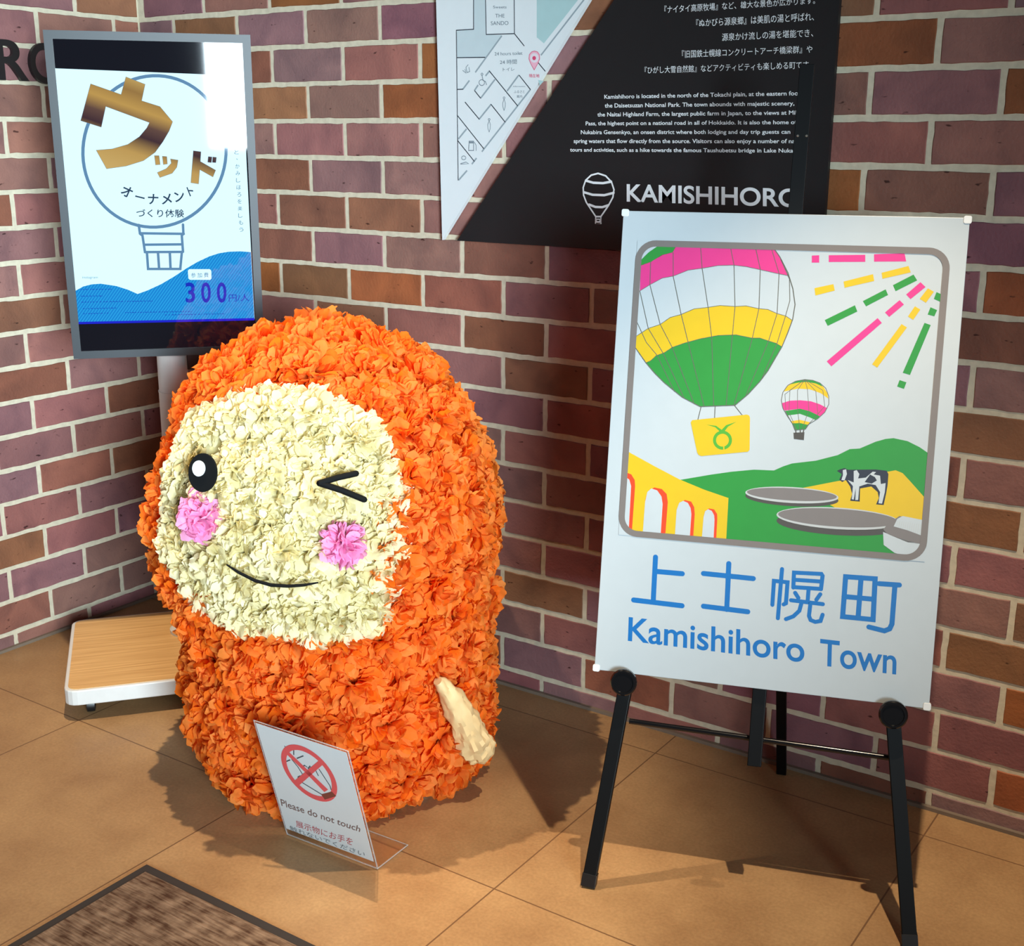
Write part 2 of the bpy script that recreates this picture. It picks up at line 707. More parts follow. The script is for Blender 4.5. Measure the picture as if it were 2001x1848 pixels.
mb = MB()
mb.box((2.1, -2.1, -0.02), X, Y, Z, 2.3, 2.2, 0.02)
struct(link('floor', mb.mesh('floor', [floor_material()])))
M_CAULK = plain('grey_caulk', (120, 106, 92), 0.7)
mb = MB()
mb.box((2.15, -0.007, 0.004), X, Y, Z, 2.15, 0.005, 0.004)
struct(link('baseboard_right', mb.mesh('baseboard_right', [M_CAULK])))
mb = MB()
mb.box((0.007, -1.6, 0.004), X, Y, Z, 0.005, 1.59, 0.004)
struct(link('baseboard_left', mb.mesh('baseboard_left', [M_CAULK])))

# ------------------------------------------------------------------ wall panels
RIGHT_WALL = Plane((0, -0.017, 0), X, Z)            # front face of the panels, facing the room
M_PANEL_WHITE = plain('white_panel', (222, 230, 232), 0.4, noise=0.01)
M_PANEL_BLACK = plain('black_panel', (21, 20, 22), 0.6, noise=0.05)
M_GREYLINE = ink((150, 165, 172))
M_DARKLINE = ink((52, 60, 70))


def slab(pts_uv, plane, thick):
    mb = MB()
    n = len(pts_uv)
    vs_ = [plane.at(p[0], p[1], 0) for p in pts_uv] + [plane.at(p[0], p[1], -thick) for p in pts_uv]
    fs = [tuple(range(n)), tuple(reversed(range(n, 2 * n)))] + [(i, i + n, (i + 1) % n + n, (i + 1) % n) for i in range(n)]
    mb.add(vs_, fs)
    return mb


w = RIGHT_WALL.uv
a_, b_, c_ = w(852, 0), w(864, 469), w(1151, 0)
# carry the panel up past the frame along its own edges
up_l = a_ + (a_ - b_) * 0.9
dg_ = (c_ - b_)
up_r = b_ + dg_ * ((up_l.y - b_.y) / dg_.y)
t_map = thing('map_panel', 'white triangular floor map panel on the brick wall with thin lines and a pink pin', 'map', (a_.x, 0, b_.y))
part('board', slab([b_, up_r, up_l], RIGHT_WALL, 0.012), M_PANEL_WHITE, t_map)
cv = Canvas(RIGHT_WALL, scaler(880, 0, 280 / 1362.0))
cv.poly([(62, 290), (222, 275), (222, -200), (330, -200), (338, 330), (490, 335), (330, 548), (66, 548)], ink((196, 212, 216)), 0)
cv.poly([(822, -100), (822, 355), (890, 412), (1230, -20), (1290, -100)], ink((172, 205, 206)), 0)
dark = [[(222, -260), (222, 278), (58, 288), (75, 1712)], [(330, -260), (342, 328), (610, 320), (606, -260)], [(62, 548), (330, 545)],
        [(612, 322), (702, 435)], [(372, 675), (640, 1005)], [(655, 715), (762, 850)], [(232, 862), (288, 932)],
        [(142, 972), (275, 1132)], [(388, 992), (520, 1158)], [(66, 1095), (318, 1412)], [(70, 1335), (228, 1532)], [(838, 598), (902, 676)],
        [(64, 850), (120, 848)]]
for d_ in dark:
    cv.stroke(d_, 1.7, M_DARKLINE, 2)
grey = [[(490, 340), (238, 688)], [(375, 672), (335, 722)], [(425, 755), (290, 932)], [(265, 808), (230, 860)], [(182, 765), (120, 848)],
        [(650, 715), (540, 865)], [(762, 850), (300, 1442)], [(388, 992), (275, 1132)], [(155, 1225), (78, 1320)], [(250, 1502), (205, 1560)],
        [(160, 1620), (80, 1712)], [(1300, -40), (862, 525)]]
for d_ in grey:
    cv.stroke(d_, 3.0, M_GREYLINE, 1, caps=False)
thin = ink((118, 132, 142))
for k_, (ix, iy) in enumerate([(512, 985), (370, 1190)]):        # standing figures by the toilets
    cv.ellipse_ring(ix, iy - 55, 9, 9, 0, 1.0, thin, 2, 14)
    cv.stroke([(ix, iy - 45), (ix - 14, iy - 5), (ix - 12, iy + 30), (ix, iy + 65)], 1.0, thin, 2)
    cv.stroke([(ix, iy - 45), (ix + 12, iy - 5), (ix + 10, iy + 30), (ix, iy + 65)], 1.0, thin, 2)
cv.stroke([(180, 1342), (222, 1342), (222, 1430), (175, 1430), (180, 1342)], 1.4, thin, 2)      # fuel pump
cv.stroke([(186, 1355), (216, 1355)], 2.6, thin, 2)
cv.stroke([(230, 1352), (246, 1380), (246, 1430)], 1.2, thin, 2)
cv.ellipse_ring(128, 1500, 20, 18, 0, 1.2, thin, 2, 16)                                          # baby care
cv.stroke([(98, 1555), (150, 1540), (175, 1556), (100, 1560)], 1.2, thin, 2)
cv.ellipse_ring(302, 705, 9, 10, 0, 1.2, thin, 2, 14)                                            # wheelchair
cv.stroke([(302, 716), (312, 765), (335, 775), (345, 805)], 1.3, thin, 2)
cv.ellipse_ring(300, 785, 26, 28, 0, 1.3, thin, 2, 18)
cv.stroke([(170, 615), (150, 640), (160, 690), (185, 680), (178, 640)], 1.2, thin, 2)            # person and seat
cv.stroke([(120, 670), (150, 695), (140, 660)], 1.2, thin, 2)
grey_t = ink((96, 110, 122))
cv.text_quad('Sweets', (408, 54), (535, 54), (535, 80), (408, 80), grey_t, 2)
cv.text_quad('THE', (428, 133), (516, 133), (516, 167), (428, 167), grey_t, 2)
cv.text_quad('SANDO', (386, 203), (553, 200), (553, 237), (386, 240), grey_t, 2)
cv.text_quad('24 hours toilet', (422, 497), (686, 488), (686, 520), (422, 528), grey_t, 2)
cv.text_quad('24 時間', (472, 570), (632, 563), (632, 608), (472, 612), grey_t, 2)
cv.text_quad('トイレ', (500, 645), (610, 640), (610, 672), (500, 677), grey_t, 2)
cv.text_quad('Information', (600, 815), (712, 815), (712, 827), (600, 827), grey_t, 2)
cv.text_quad('ふるさと', (605, 858), (708, 858), (708, 884), (605, 884), grey_t, 2)
cv.text_quad('案内', (632, 903), (684, 903), (684, 930), (632, 930), grey_t, 2)
pk, pkl = ink((214, 74, 112)), ink((236, 178, 196))
cv.poly([(798, 665), (765, 605), (748, 560), (752, 520), (775, 492), (800, 485), (828, 492), (848, 520), (850, 560), (830, 608)], pkl, 2)
cv.ellipse(800, 550, 40, 46, 0, ink((226, 218, 226)), 3, 24)
cv.ellipse(798, 552, 17, 20, 0, pk, 4, 18)
cv.stroke([(798, 665), (765, 605), (748, 560), (752, 520), (775, 492), (800, 485), (828, 492), (848, 520), (850, 560), (830, 608)], 1.0, pk, 3, closed=True)
cv.text_quad('現在地', (748, 702), (848, 702), (848, 738), (748, 738), pk, 2, 0.01)
cv.poly([(835, 760), (890, 770), (850, 815)], ink((172, 205, 206)), 1)
cv.build('printed_map', t_map)

# black text panel
bl, br_, ru = w(893, 468), w(1205, 491), w(1640, 0)
rb = w(1612, 418)
right_u = (ru.x + rb.x) / 2
bot_v = (bl.y + br_.y) / 2
top_v = up_l.y
dgv = w(1198, 0) - bl
t_txt = thing('text_panel', 'black town description panel on the brick wall with white lettering and balloon emblem', 'sign', (right_u, 0, bot_v))
part('board', slab([Vector((bl.x, bot_v)), Vector((right_u, bot_v)), Vector((right_u, top_v)), Vector((bl.x + dgv.x * (top_v - bot_v) / dgv.y, top_v))],
                   RIGHT_WALL, 0.012), M_PANEL_BLACK, t_txt)
WHT = ink((236, 242, 244))
cv = Canvas(RIGHT_WALL, scaler(1100, 0, 540 / 2001.0))
for s, q in [('『ナイタイ高原牧場』など、雄大な景色が広がります。', ((735, 42), (1826, -22), (1826, 28), (735, 98))),
             ('『ぬかびら源泉郷』は美肌の湯と呼ばれ、', ((965, 140), (1818, 88), (1818, 150), (965, 196))),
             ('源泉かけ流しの湯を堪能でき、', ((1152, 242), (1812, 208), (1812, 266), (1152, 297))),
             ('『旧国鉄士幌線コンクリートアーチ橋梁群』や', ((862, 365), (1806, 328), (1806, 382), (862, 420))),
             ('『ひがし大雪自然館』などアクティビティも楽しめる町です。', ((592, 484), (1800, 440), (1800, 496), (592, 534)))]:
    cv.text_quad(s, *q, WHT, 0, 0.0)
cv.build('japanese_lettering', t_txt)
cv = Canvas(RIGHT_WALL, scaler(1100, 0, 540 / 2001.0))
ox = lambda x, y: (x, y + 592.9)                      # second crop, same scale, starts at y = 160
rows = [('Kamishihoro is located in the north of the Tokachi plain, at the eastern foot', 300, 1722, 92, 122, 64, 96),
        ('the Daisetsuzan National Park. The town abounds with majestic scenery,', 303, 1676, 155, 186, 138, 169),
        ('the Naitai Highland Farm, the largest public farm in Japan, to the views at Mik', 250, 1712, 220, 250, 205, 236),
        ('Pass, the highest point on a national road in all of Hokkaido. It is also the home of', 165, 1694, 285, 314, 275, 305),
        ('Nukabira Gensenkyo, an onsen district where both lodging and day trip guests can', 130, 1647, 348, 378, 345, 375),
        ('spring waters that flow directly from the source. Visitors can also enjoy a number of na', 78, 1680, 412, 442, 412, 443),
        ('tours and activities, such as a hike towards the famous Taushubetsu bridge in Lake Nuka', 52, 1668, 476, 504, 481, 511)]
for s, x0, x1, yt0, yb0, yt1, yb1 in rows:
    cv.text_quad(s, ox(x0, yt0), ox(x1, yt1), ox(x1, yb1), ox(x0, yb0), WHT, 0, 0.015, box=(None, 0.0, None, 0.73))
cv.build('english_lettering', t_txt)
cv = Canvas(RIGHT_WALL, scaler(1100, 0, 540 / 2001.0))
cv.text_quad('KAMISHIHORO', ox(462, 738), ox(1718, 774), ox(1718, 910), ox(462, 868), WHT, 0, 0.02)
cv.build('town_name', t_txt)
cv = Canvas(RIGHT_WALL, scaler(1100, 160, 540 / 2001.0))
out_ = [(255, 662), (205, 675), (165, 712), (147, 765), (150, 820), (170, 872), (215, 940), (238, 975), (275, 975), (330, 895), (362, 835),
        (370, 780), (352, 725), (310, 680)]
cv.stroke(out_, 3.0, WHT, 0, closed=True)
for s in ([(168, 715), (220, 730), (290, 733), (350, 722)], [(150, 798), (215, 817), (300, 820), (368, 803)], [(190, 888), (235, 905), (285, 907), (328, 893)]):
    cv.stroke(s, 4.2, WHT, 0)
cv.stroke([(238, 975), (236, 1022), (275, 1024), (275, 975)], 2.2, WHT, 0, closed=True)
cv.poly([(236, 990), (275, 990), (273, 1026), (240, 1026)], WHT, 0)
cv.poly([(245, 998), (266, 998), (264, 1008), (247, 1008)], M_PANEL_BLACK, 1)
cv.build('balloon_emblem', t_txt)

# raised letters on the left wall
LEFT_WALL = Plane((0.014, 0, 0), Y, Z)               # faces +x
M_BLACKMETAL = plain('black_metal_letter', (24, 23, 24), 0.4, noise=0.03)


def wall_letter(ch, x0, x1, yt, yb, label):
    q0, q1 = LEFT_WALL.uv(x0, yb), LEFT_WALL.uv(x1, yt)
    v, f = text_shape(ch, 0.012)
    ax, bx = min(p[0] for p in v), max(p[0] for p in v)
    ay, by = min(p[1] for p in v), max(p[1] for p in v)
    bm = bmesh.new()
    vs_ = [bm.verts.new(LEFT_WALL.at(q0.x + (p[0] - ax) / (bx - ax) * (q1.x - q0.x), q0.y + (p[1] - ay) / (by - ay) * (q1.y - q0.y), 0)) for p in v]
    for t in f:
        bm.faces.new([vs_[k] for k in t])
    bmesh.ops.remove_doubles(bm, verts=bm.verts, dist=1e-6)
    r = bmesh.ops.extrude_face_region(bm, geom=bm.faces[:])
    for e in r['geom']:
        if isinstance(e, bmesh.types.BMVert):
            e.co.x -= 0.0112
    bmesh.ops.recalc_face_normals(bm, faces=bm.faces)
    me = bpy.data.meshes.new('wall_letter')
    org = Vector((0, LEFT_WALL.at(q0.x, q0.y).y, q0.y))
    for vv in bm.verts:
        vv.co -= org
    bm.to_mesh(me)
    bm.free()
    me.materials.append(M_BLACKMETAL)
    o = link('wall_letter', me, None, org)
    return tag(o, label, 'letter', 'raised black letters on the left wall')


wall_letter('R', -1, 51, 80, 156, 'raised black metal letter R on the left brick wall')
wall_letter('O', 63, 118, 86, 163, 'raised black metal letter O half hidden behind the display')

# ------------------------------------------------------------------ digital display on its wheeled stand
SY, ST = 0.8355, -0.0556
se = Vector((math.cos(SY), math.sin(SY), 0))
sb = Vector((-math.sin(SY), math.cos(SY), 0))
su = (Z * math.cos(ST) + sb * math.sin(ST)).normalized()
S_P = Vector((0.418, -0.609, 0.841))
SCREEN = Plane(S_P, se, su)                          # front face of the display
SW, SH = 0.439, 0.726
PLATE_Z = 0.08
fl = floor_at(124, 1353, PLATE_Z)
pole_xy = floor_at(372, 1232, PLATE_Z)
t_disp = thing('signage_display', 'lit portrait advertising screen on a white wheeled stand in the brick corner', 'display', (pole_xy.x, pole_xy.y, 0))
M_BEZEL = plain('grey_bezel', (27, 35, 42), 0.45, noise=0.03)
M_WHITEP = plain('white_paint', (214, 215, 213), 0.4, noise=0.02)
M_BLACKP = plain('black_plastic', (18, 19, 22), 0.4, noise=0.05)


def wood_material():
    m, nt, p = new_mat('light_oak_laminate')
    tc = nt.nodes.new('ShaderNodeTexCoord')
    mp = nt.nodes.new('ShaderNodeMapping')
    mp.inputs['Rotation'].default_value = (0, 0, -0.88)
    mp2 = nt.nodes.new('ShaderNodeMapping')
    mp2.inputs['Scale'].default_value = (3, 90, 1)
    nz = nt.nodes.new('ShaderNodeTexNoise')
    nz.inputs['Scale'].default_value = 1.6
    nz.inputs['Detail'].default_value = 6
    nt.links.new(tc.outputs['Object'], mp.inputs['Vector'])
    nt.links.new(mp.outputs['Vector'], mp2.inputs['Vector'])
    nt.links.new(mp2.outputs['Vector'], nz.inputs['Vector'])
    r = nt.nodes.new('ShaderNodeValToRGB')
    r.color_ramp.elements[0].position, r.color_ramp.elements[1].position = 0.3, 0.7
    r.color_ramp.elements[0].color = lin((196, 150, 92)) + (1,)
    r.color_ramp.elements[1].color = lin((226, 184, 122)) + (1,)
    nt.links.new(nz.outputs['Fac'], r.inputs['Fac'])
    nt.links.new(r.outputs['Color'], p.inputs['Base Color'])
    p.inputs['Roughness'].default_value = 0.45
    return m


be = Vector((0.632, 0.774, 0)).normalized()
bb = Vector((-be.y, be.x, 0))
PW, PD = 0.56, 0.47
pc = fl + be * (PW / 2) + bb * (PD / 2)
mb = MB()
mb.box(Vector((pc.x, pc.y, PLATE_Z - 0.019)), be, bb, Z, PW / 2, PD / 2, 0.019, bev=0.03)
part('base_plate', mb, M_WHITEP, t_disp, bev=0.003)
mb = MB()
mb.box(Vector((pc.x, pc.y, PLATE_Z + 0.0006)), be, bb, Z, PW / 2 - 0.009, PD / 2 - 0.009, 0.0008, bev=0.024)
part('wood_top', mb, wood_material(), t_disp)
for sx in (-1, 1):
    for sy in (-1, 1):
        q = Vector((pc.x, pc.y, 0)) + be * sx * (PW / 2 - 0.055) + bb * sy * (PD / 2 - 0.055)
        mb = MB()
        mb.lathe(q + Z * 0.019 - be * 0.011, be, [(0.012, 0), (0.0185, 0.002), (0.019, 0.011), (0.0185, 0.02), (0.012, 0.022)], 20)
        mb.box(q + Z * 0.036, be, bb, Z, 0.015, 0.018, 0.006, bev=0.005)
        part('caster', mb, M_BLACKP, t_disp, smooth=True)
mb = MB()
pz = Vector((pole_xy.x, pole_xy.y, 0))
lean = sb * math.tan(ST)
mb.lathe(pz + Z * (PLATE_Z + 0.0014), Z, [(0.052, 0), (0.052, 0.009), (0.048, 0.012), (0.036, 0.012)], 36)
part('pole_flange', mb, M_WHITEP, t_disp, smooth=True)
ptop = S_P + se * (SW / 2) + su * 0.35 - SCREEN.n * 0.10
pole_b = pz + Z * (PLATE_Z + 0.01)
axis = (Vector((ptop.x, ptop.y, 1.15)) - pole_b)
q1 = pole_b + axis * ((0.735 - pole_b.z) / axis.z)
mb = MB()
mb.tube([pole_b, q1], 0.0375, 32)
part('pole', mb, M_WHITEP, t_disp, smooth=True)
mb = MB()
mb.tube([q1 - axis.normalized() * 0.01, pole_b + axis], 0.0365, 32)
mb.tube([q1, q1 + axis.normalized() * 0.003], 0.0385, 32)
part('pole_sleeve', mb, M_WHITEP, t_disp, smooth=True)
# mount and control box behind the display
mb = MB()
cc = S_P + se * (SW / 2) + su * 0.33
mb.box(cc - SCREEN.n * 0.058, se, SCREEN.n, su, 0.10, 0.024, 0.13)
mb.box(S_P + se * (SW * 0.74) + su * 0.03 - SCREEN.n * 0.06, se, SCREEN.n, su, 0.07, 0.02, 0.075)
part('mounting_bracket', mb, M_BLACKP, t_disp, bev=0.002)
# housing with a recessed glass
BZ = 0.018
mb = MB()
mb.box(S_P + se * (SW / 2) + su * (SH / 2) - SCREEN.n * 0.020, se, su, SCREEN.n, SW / 2, SH / 2, 0.017, bev=0.004)
for (c0, hw, hh) in (((SW / 2, BZ / 2), SW / 2, BZ / 2), ((SW / 2, SH - BZ / 2), SW / 2, BZ / 2), ((BZ / 2, SH / 2), BZ / 2, SH / 2 - BZ),
                     ((SW - BZ / 2, SH / 2), BZ / 2, SH / 2 - BZ)):
    mb.box(SCREEN.at(c0[0], c0[1], -0.0015), se, su, SCREEN.n, hw, hh, 0.0015)
p_house = part('display_housing', mb, M_BEZEL, t_disp)
GLASS = Plane(SCREEN.at(0, 0, -0.0028), se, su)
mb = MB()
mb.add([GLASS.at(BZ, BZ), GLASS.at(SW - BZ, BZ), GLASS.at(SW - BZ, SH - BZ), GLASS.at(BZ, SH - BZ)], [(0, 1, 2, 3)])
part('screen', mb, glow((10, 12, 26), 0.6), t_disp, p_house)
# picture shown on the screen
K1 = 700 / 1848.0
cv = Canvas(GLASS, scaler(0, 0, K1), base=0.0002)
GW, GB = glow((206, 244, 255), 1.25), glow((96, 140, 178), 1.0)
cv.poly([(272, 352), (1249, 391), (1313, 1645), (398, 1665)], GW, 0)


def wave_glow():
    m, nt, p = new_mat('screen_blue_halftone')
    geo = nt.nodes.new('ShaderNodeTexCoord')
    vt = nt.nodes.new('ShaderNodeVectorMath')
    vt.operation = 'DOT_PRODUCT'
    vt.inputs[1].default_value = tuple((se * 0.8 - su * 0.6))
    wv = nt.nodes.new('ShaderNodeMath')
    wv.operation = 'MULTIPLY'
    wv.inputs[1].default_value = 1150
    sn = nt.nodes.new('ShaderNodeMath')
    sn.operation = 'SINE'
    nt.links.new(geo.outputs['Object'], vt.inputs[0])
    nt.links.new(vt.outputs['Value'], wv.inputs[0])
    nt.links.new(wv.outputs[0], sn.inputs[0])
    r = nt.nodes.new('ShaderNodeValToRGB')
    r.color_ramp.elements[0].position, r.color_ramp.elements[1].position = 0.0, 1.0
    r.color_ramp.elements[0].color = lin((12, 132, 214)) + (1,)
    r.color_ramp.elements[1].color = lin((40, 172, 234)) + (1,)
    nt.links.new(sn.outputs[0], r.inputs['Fac'])
    nt.links.new(r.outputs['Color'], p.inputs['Emission Color'])
    p.inputs['Emission Strength'].default_value = 1.0
    p.inputs['Base Color'].default_value = (0.004, 0.004, 0.005, 1)
    p.inputs['Roughness'].default_value = 0.035
    return m


cv.poly([(385, 1502), (430, 1477), (475, 1466), (520, 1463), (600, 1475), (660, 1494), (710, 1516), (760, 1498), (830, 1466), (900, 1425), (960, 1385),
         (1020, 1350), (1080, 1322), (1130, 1306), (1180, 1298), (1240, 1296), (1294, 1300), (1312, 1645), (398, 1665)], wave_glow(), 1)
cv.poly([(398, 1660), (1312, 1640), (1313, 1652), (399, 1672)], glow((20, 30, 205), 1.0), 2)
cv.ellipse_ring(797, 781, 369, 391, 8, 6.2, GB, 1, 72)


def gold_glow():
    m, nt, p = new_mat('screen_gold_gradient')
    geo = nt.nodes.new('ShaderNodeTexCoord')
    vt = nt.nodes.new('ShaderNodeVectorMath')
    vt.operation = 'DOT_PRODUCT'
    vt.inputs[1].default_value = tuple(su + se * 0.35)
    nt.links.new(geo.outputs['Object'], vt.inputs[0])
    mr = nt.nodes.new('ShaderNodeMapRange')
    c0 = (GLASS.uv(600 * K1, 870 * K1))
    lo_ = (GLASS.at(c0.x, c0.y) - Vector(t_disp.location)).dot(su + se * 0.35)
    mr.inputs['From Min'].default_value = lo_
    mr.inputs['From Max'].default_value = lo_ + 0.225
    nt.links.new(vt.outputs['Value'], mr.inputs['Value'])
    r = nt.nodes.new('ShaderNodeValToRGB')
    e = r.color_ramp.elements
    e[0].position, e[0].color = 0.0, lin((200, 168, 100)) + (1,)
    e[1].position, e[1].color = 1.0, lin((204, 172, 100)) + (1,)
    for pos, col in ((0.22, (188, 152, 84)), (0.40, (62, 40, 46)), (0.52, (96, 70, 60)), (0.66, (188, 150, 78)), (0.82, (150, 116, 62))):
        x = e.new(pos)
        x.color = lin(col) + (1,)
    nt.links.new(mr.outputs['Result'], r.inputs['Fac'])
    nt.links.new(r.outputs['Color'], p.inputs['Emission Color'])
    p.inputs['Emission Strength'].default_value = 1.0
    p.inputs['Base Color'].default_value = (0.004, 0.004, 0.005, 1)
    p.inputs['Roughness'].default_value = 0.035
    return m


GG = gold_glow()
for pts in ([(468, 433), (625, 488), (650, 397), (748, 435), (730, 520), (825, 550), (890, 628), (872, 675), (840, 730), (800, 785), (740, 828), (650, 856), (550, 870),
             (497, 775), (580, 768), (660, 745), (720, 705), (758, 660), (772, 632), (545, 548), (522, 655), (417, 622)],
            [(797, 803), (820, 803), (826, 848), (803, 850)], [(838, 806), (860, 808), (863, 845), (843, 848)],
            [(880, 820), (918, 826), (912, 862), (888, 893), (825, 915), (812, 890), (858, 870), (884, 842)],
            [(998, 778), (1036, 783), (1033, 833), (1112, 878), (1098, 912), (1030, 874), (1024, 948), (985, 942)],
            [(1075, 808), (1093, 810), (1090, 838), (1072, 836)], [(1098, 810), (1116, 812), (1113, 838), (1096, 837)]):
    cv.poly(pts, GG, 3)
    cv.stroke(pts, 1.1, glow((110, 130, 150), 1.0), 2, closed=True)
INKD = glow((42, 66, 92), 1.0)
for ch, cx, cy, rot, sz in (('オ', 655, 988, 24, 56), ('ー', 722, 1017, 14, 50), ('ナ', 790, 1027, 2, 54), ('メ', 860, 1026, -4, 54), ('ン', 925, 1013, -12, 52), ('ト', 983, 985, -22, 50)):
    c_r, s_r = math.cos(math.radians(rot)), math.sin(math.radians(rot))
    h = sz / 2
    hx, hy = (h, h) if ch != 'ー' else (h, h * 0.16)
    if ch == 'ト':
        hx = h * 0.55
    q = [(cx + x * c_r - y * s_r, cy + x * s_r + y * c_r) for x, y in ((-hx, -hy), (hx, -hy), (hx, hy), (-hx, hy))]
    cv.text_quad(ch, *q, INKD, 3, 0.02)
cv.text_quad('づくり体験', (703, 1078), (950, 1080), (950, 1122), (703, 1120), INKD, 3, 0.012)
for s in ([(716, 1160), (722, 1205), (735, 1215), (748, 1300), (758, 1302), (764, 1387), (930, 1387), (938, 1302), (944, 1298), (938, 1215), (946, 1205), (944, 1158)],
          [(722, 1203), (948, 1206)], [(744, 1262), (940, 1260)], [(748, 1300), (942, 1299)], [(815, 1302), (821, 1387)], [(876, 1302), (880, 1387)]):
    cv.stroke(s, 5.0, GB, 2)
cv.text_quad('instagram', (425, 1424), (505, 1424), (505, 1440), (425, 1440), glow((120, 165, 190), 1.0), 2)
DBL = glow((10, 44, 190), 1.0)
for x0, ch in ((955, '3'), (1036, '0'), (1117, '0')):
    cv.text_quad(ch, (x0, 1457), (x0 + 50, 1456), (x0 + 52, 1559), (x0 + 4, 1562), DBL, 3, 0.02)
cv.text_quad('円/人', (1180, 1517), (1284, 1515), (1286, 1552), (1181, 1556), DBL, 3)
cv.poly([(976, 1388), (1082, 1388), (1090, 1396), (1091, 1436), (1085, 1443), (980, 1443), (972, 1436), (969, 1396)], GW, 2)
cv.text_quad('参 加 費', (985, 1407), (1075, 1405), (1076, 1430), (986, 1432), glow((60, 110, 160), 1.0), 3)
LBL = glow((18, 78, 190), 1.0)
rr_ = random.Random(3)
for (x0, x1, y0, y1) in ((415, 575, 1493, 1491), (418, 530, 1527, 1526), (420, 790, 1558, 1552), (428, 600, 1592, 1588), (430, 560, 1618, 1614), (645, 995, 1612, 1606), (850, 1160, 1624, 1618)):
    x = x0
    while x < x1:                                  # lines of small print too fine to read
        l = rr_.uniform(4, 12)
        y = y0 + (y1 - y0) * (x - x0) / (x1 - x0)
        cv.stroke([(x, y), (min(x + l, x1), y)], 1.5, LBL, 3, caps=False)
        x += l + rr_.uniform(3, 9)
for i, ch in enumerate('もっと、かみしほろを楽しもう'):
    y = 712 + i * 36.3
    x = 1216 + i * 2.2
    h = 11 if ch != '、' else 4
    cv.text_quad(ch, (x - h, y - h), (x + h, y - h), (x + h, y + h), (x - h, y + h), glow((70, 110, 140), 1.0), 3)
cv.build('screen_picture', t_disp, p_house)

# ------------------------------------------------------------------ easel
BY, BT = 0.325, 0.198
e_ = Vector((math.cos(BY), math.sin(BY), 0))
b_v = Vector((-math.sin(BY), math.cos(BY), 0))
u_ = Z * math.cos(BT) + b_v * math.sin(BT)
B_P = Vector((1.815, -0.565, 0.396))
BOARD = Plane(B_P, e_, u_)
BW, BH, BTH = 0.590, 0.840, 0.006
fL, fR, fB = floor_at(1150, 1731), floor_at(1778, 1852), floor_at(1527, 1510)
t_ez = thing('display_easel', 'black metal tripod easel holding the white town sign by the wall', 'easel', ((fL.x + fR.x + fB.x) / 3, (fL.y + fR.y + fB.y) / 3, 0))
M_EASEL = plain('black_easel_paint', (7, 8, 10), 0.5, spec=0.2, noise=0.05)
M_CHROME = plain('black_gloss_rod', (16, 16, 18), 0.18, noise=0.02)
kL, kR = BOARD.at(0.059, -0.013), BOARD.at(0.531, -0.013)
LEGOFF = -0.022                                     # leg centre behind the board's front face


def bar(mb, a, b, side, hw, hd):
    a, b = Vector(a), Vector(b)
    d = (b - a).normalized()
    s = (side - d * side.dot(d)).normalized()
    mb.box((a + b) / 2, s, d.cross(s), d, hw, hd, (b - a).length / 2)


for foot, knob in ((fL, kL), (fR, kR)):
    k0 = knob + BOARD.n * LEGOFF
    f0 = Vector((foot.x, foot.y, 0.004))
    top = f0 + (k0 - f0) * (1.02 / (k0 - f0).length)
    mb = MB()
    bar(mb, f0, top, e_, 0.0125, 0.009)
    lg = part('leg', mb, M_EASEL, t_ez, bev=0.0015)
    mb = MB()
    d = (top - f0).normalized()
    bar(mb, Vector((foot.x, foot.y, 0.001)) , f0 + d * 0.022, e_, 0.0137, 0.0102)
    part('foot_cap', mb, M_BLACKP, t_ez, lg, bev=0.001)
    mb = MB()
    c = knob + BOARD.n * 0.012
    mb.lathe(c, BOARD.n, [(0.0215, 0), (0.0245, 0.002), (0.0245, 0.009), (0.022, 0.012), (0.0185, 0.012), (0.0175, 0.0095), (0.001, 0.0095)], 36)
    mb.tube([knob - BOARD.n * 0.03, c + BOARD.n * 0.004], 0.008, 16)
    part('support_peg', mb, M_CHROME, t_ez, smooth=True)
hub = BOARD.at(0.300, 0.52, LEGOFF)
mb = MB()
bar(mb, Vector((fB.x, fB.y, 0.002)), hub - BOARD.n * 0.02, e_, 0.0105, 0.009)
part('leg', mb, M_EASEL, t_ez, bev=0.0015)
mb = MB()
bar(mb, BOARD.at(0.301, -0.146, LEGOFF), BOARD.at(0.300, 0.60, LEGOFF), e_, 0.0125, 0.009)
part('centre_post', mb, M_EASEL, t_ez, bev=0.0015)
mb = MB()
bar(mb, BOARD.at(0.300, 0.55, LEGOFF), BOARD.at(0.3035, 1.100, LEGOFF), e_, 0.0125, 0.008)
pm = part('mast', mb, M_EASEL, t_ez, bev=0.001)
for du in (-0.006, 0.009):
    mb = MB()
    mb.lathe(BOARD.at(0.3025 + du, 0.977, LEGOFF + 0.008), BOARD.n, [(0.0022, 0), (0.0022, 0.001), (0.0014, 0.0018)], 12)
    part('screw', mb, plain('steel_screw', (170, 165, 155), 0.3, 0.8), t_ez, pm, smooth=True)
mb = MB()
bar(mb, BOARD.at(0.045, 0.50, LEGOFF - 0.018), BOARD.at(0.555, 0.50, LEGOFF - 0.018), u_, 0.016, 0.006)
part('hinge_bar', mb, M_EASEL, t_ez, bev=0.001)
mb = MB()
mb.tube([BOARD.at(0.066, -0.098, LEGOFF - 0.014), BOARD.at(0.537, -0.104, LEGOFF - 0.014)], 0.0052, 14)
part('cross_bar', mb, M_CHROME, t_ez, smooth=True)
mb = MB()
mb.box(BOARD.at(0.301, -0.100, LEGOFF - 0.013), e_, BOARD.n, u_, 0.011, 0.0075, 0.013)
part('clamp', mb, M_BLACKP, t_ez, bev=0.001)

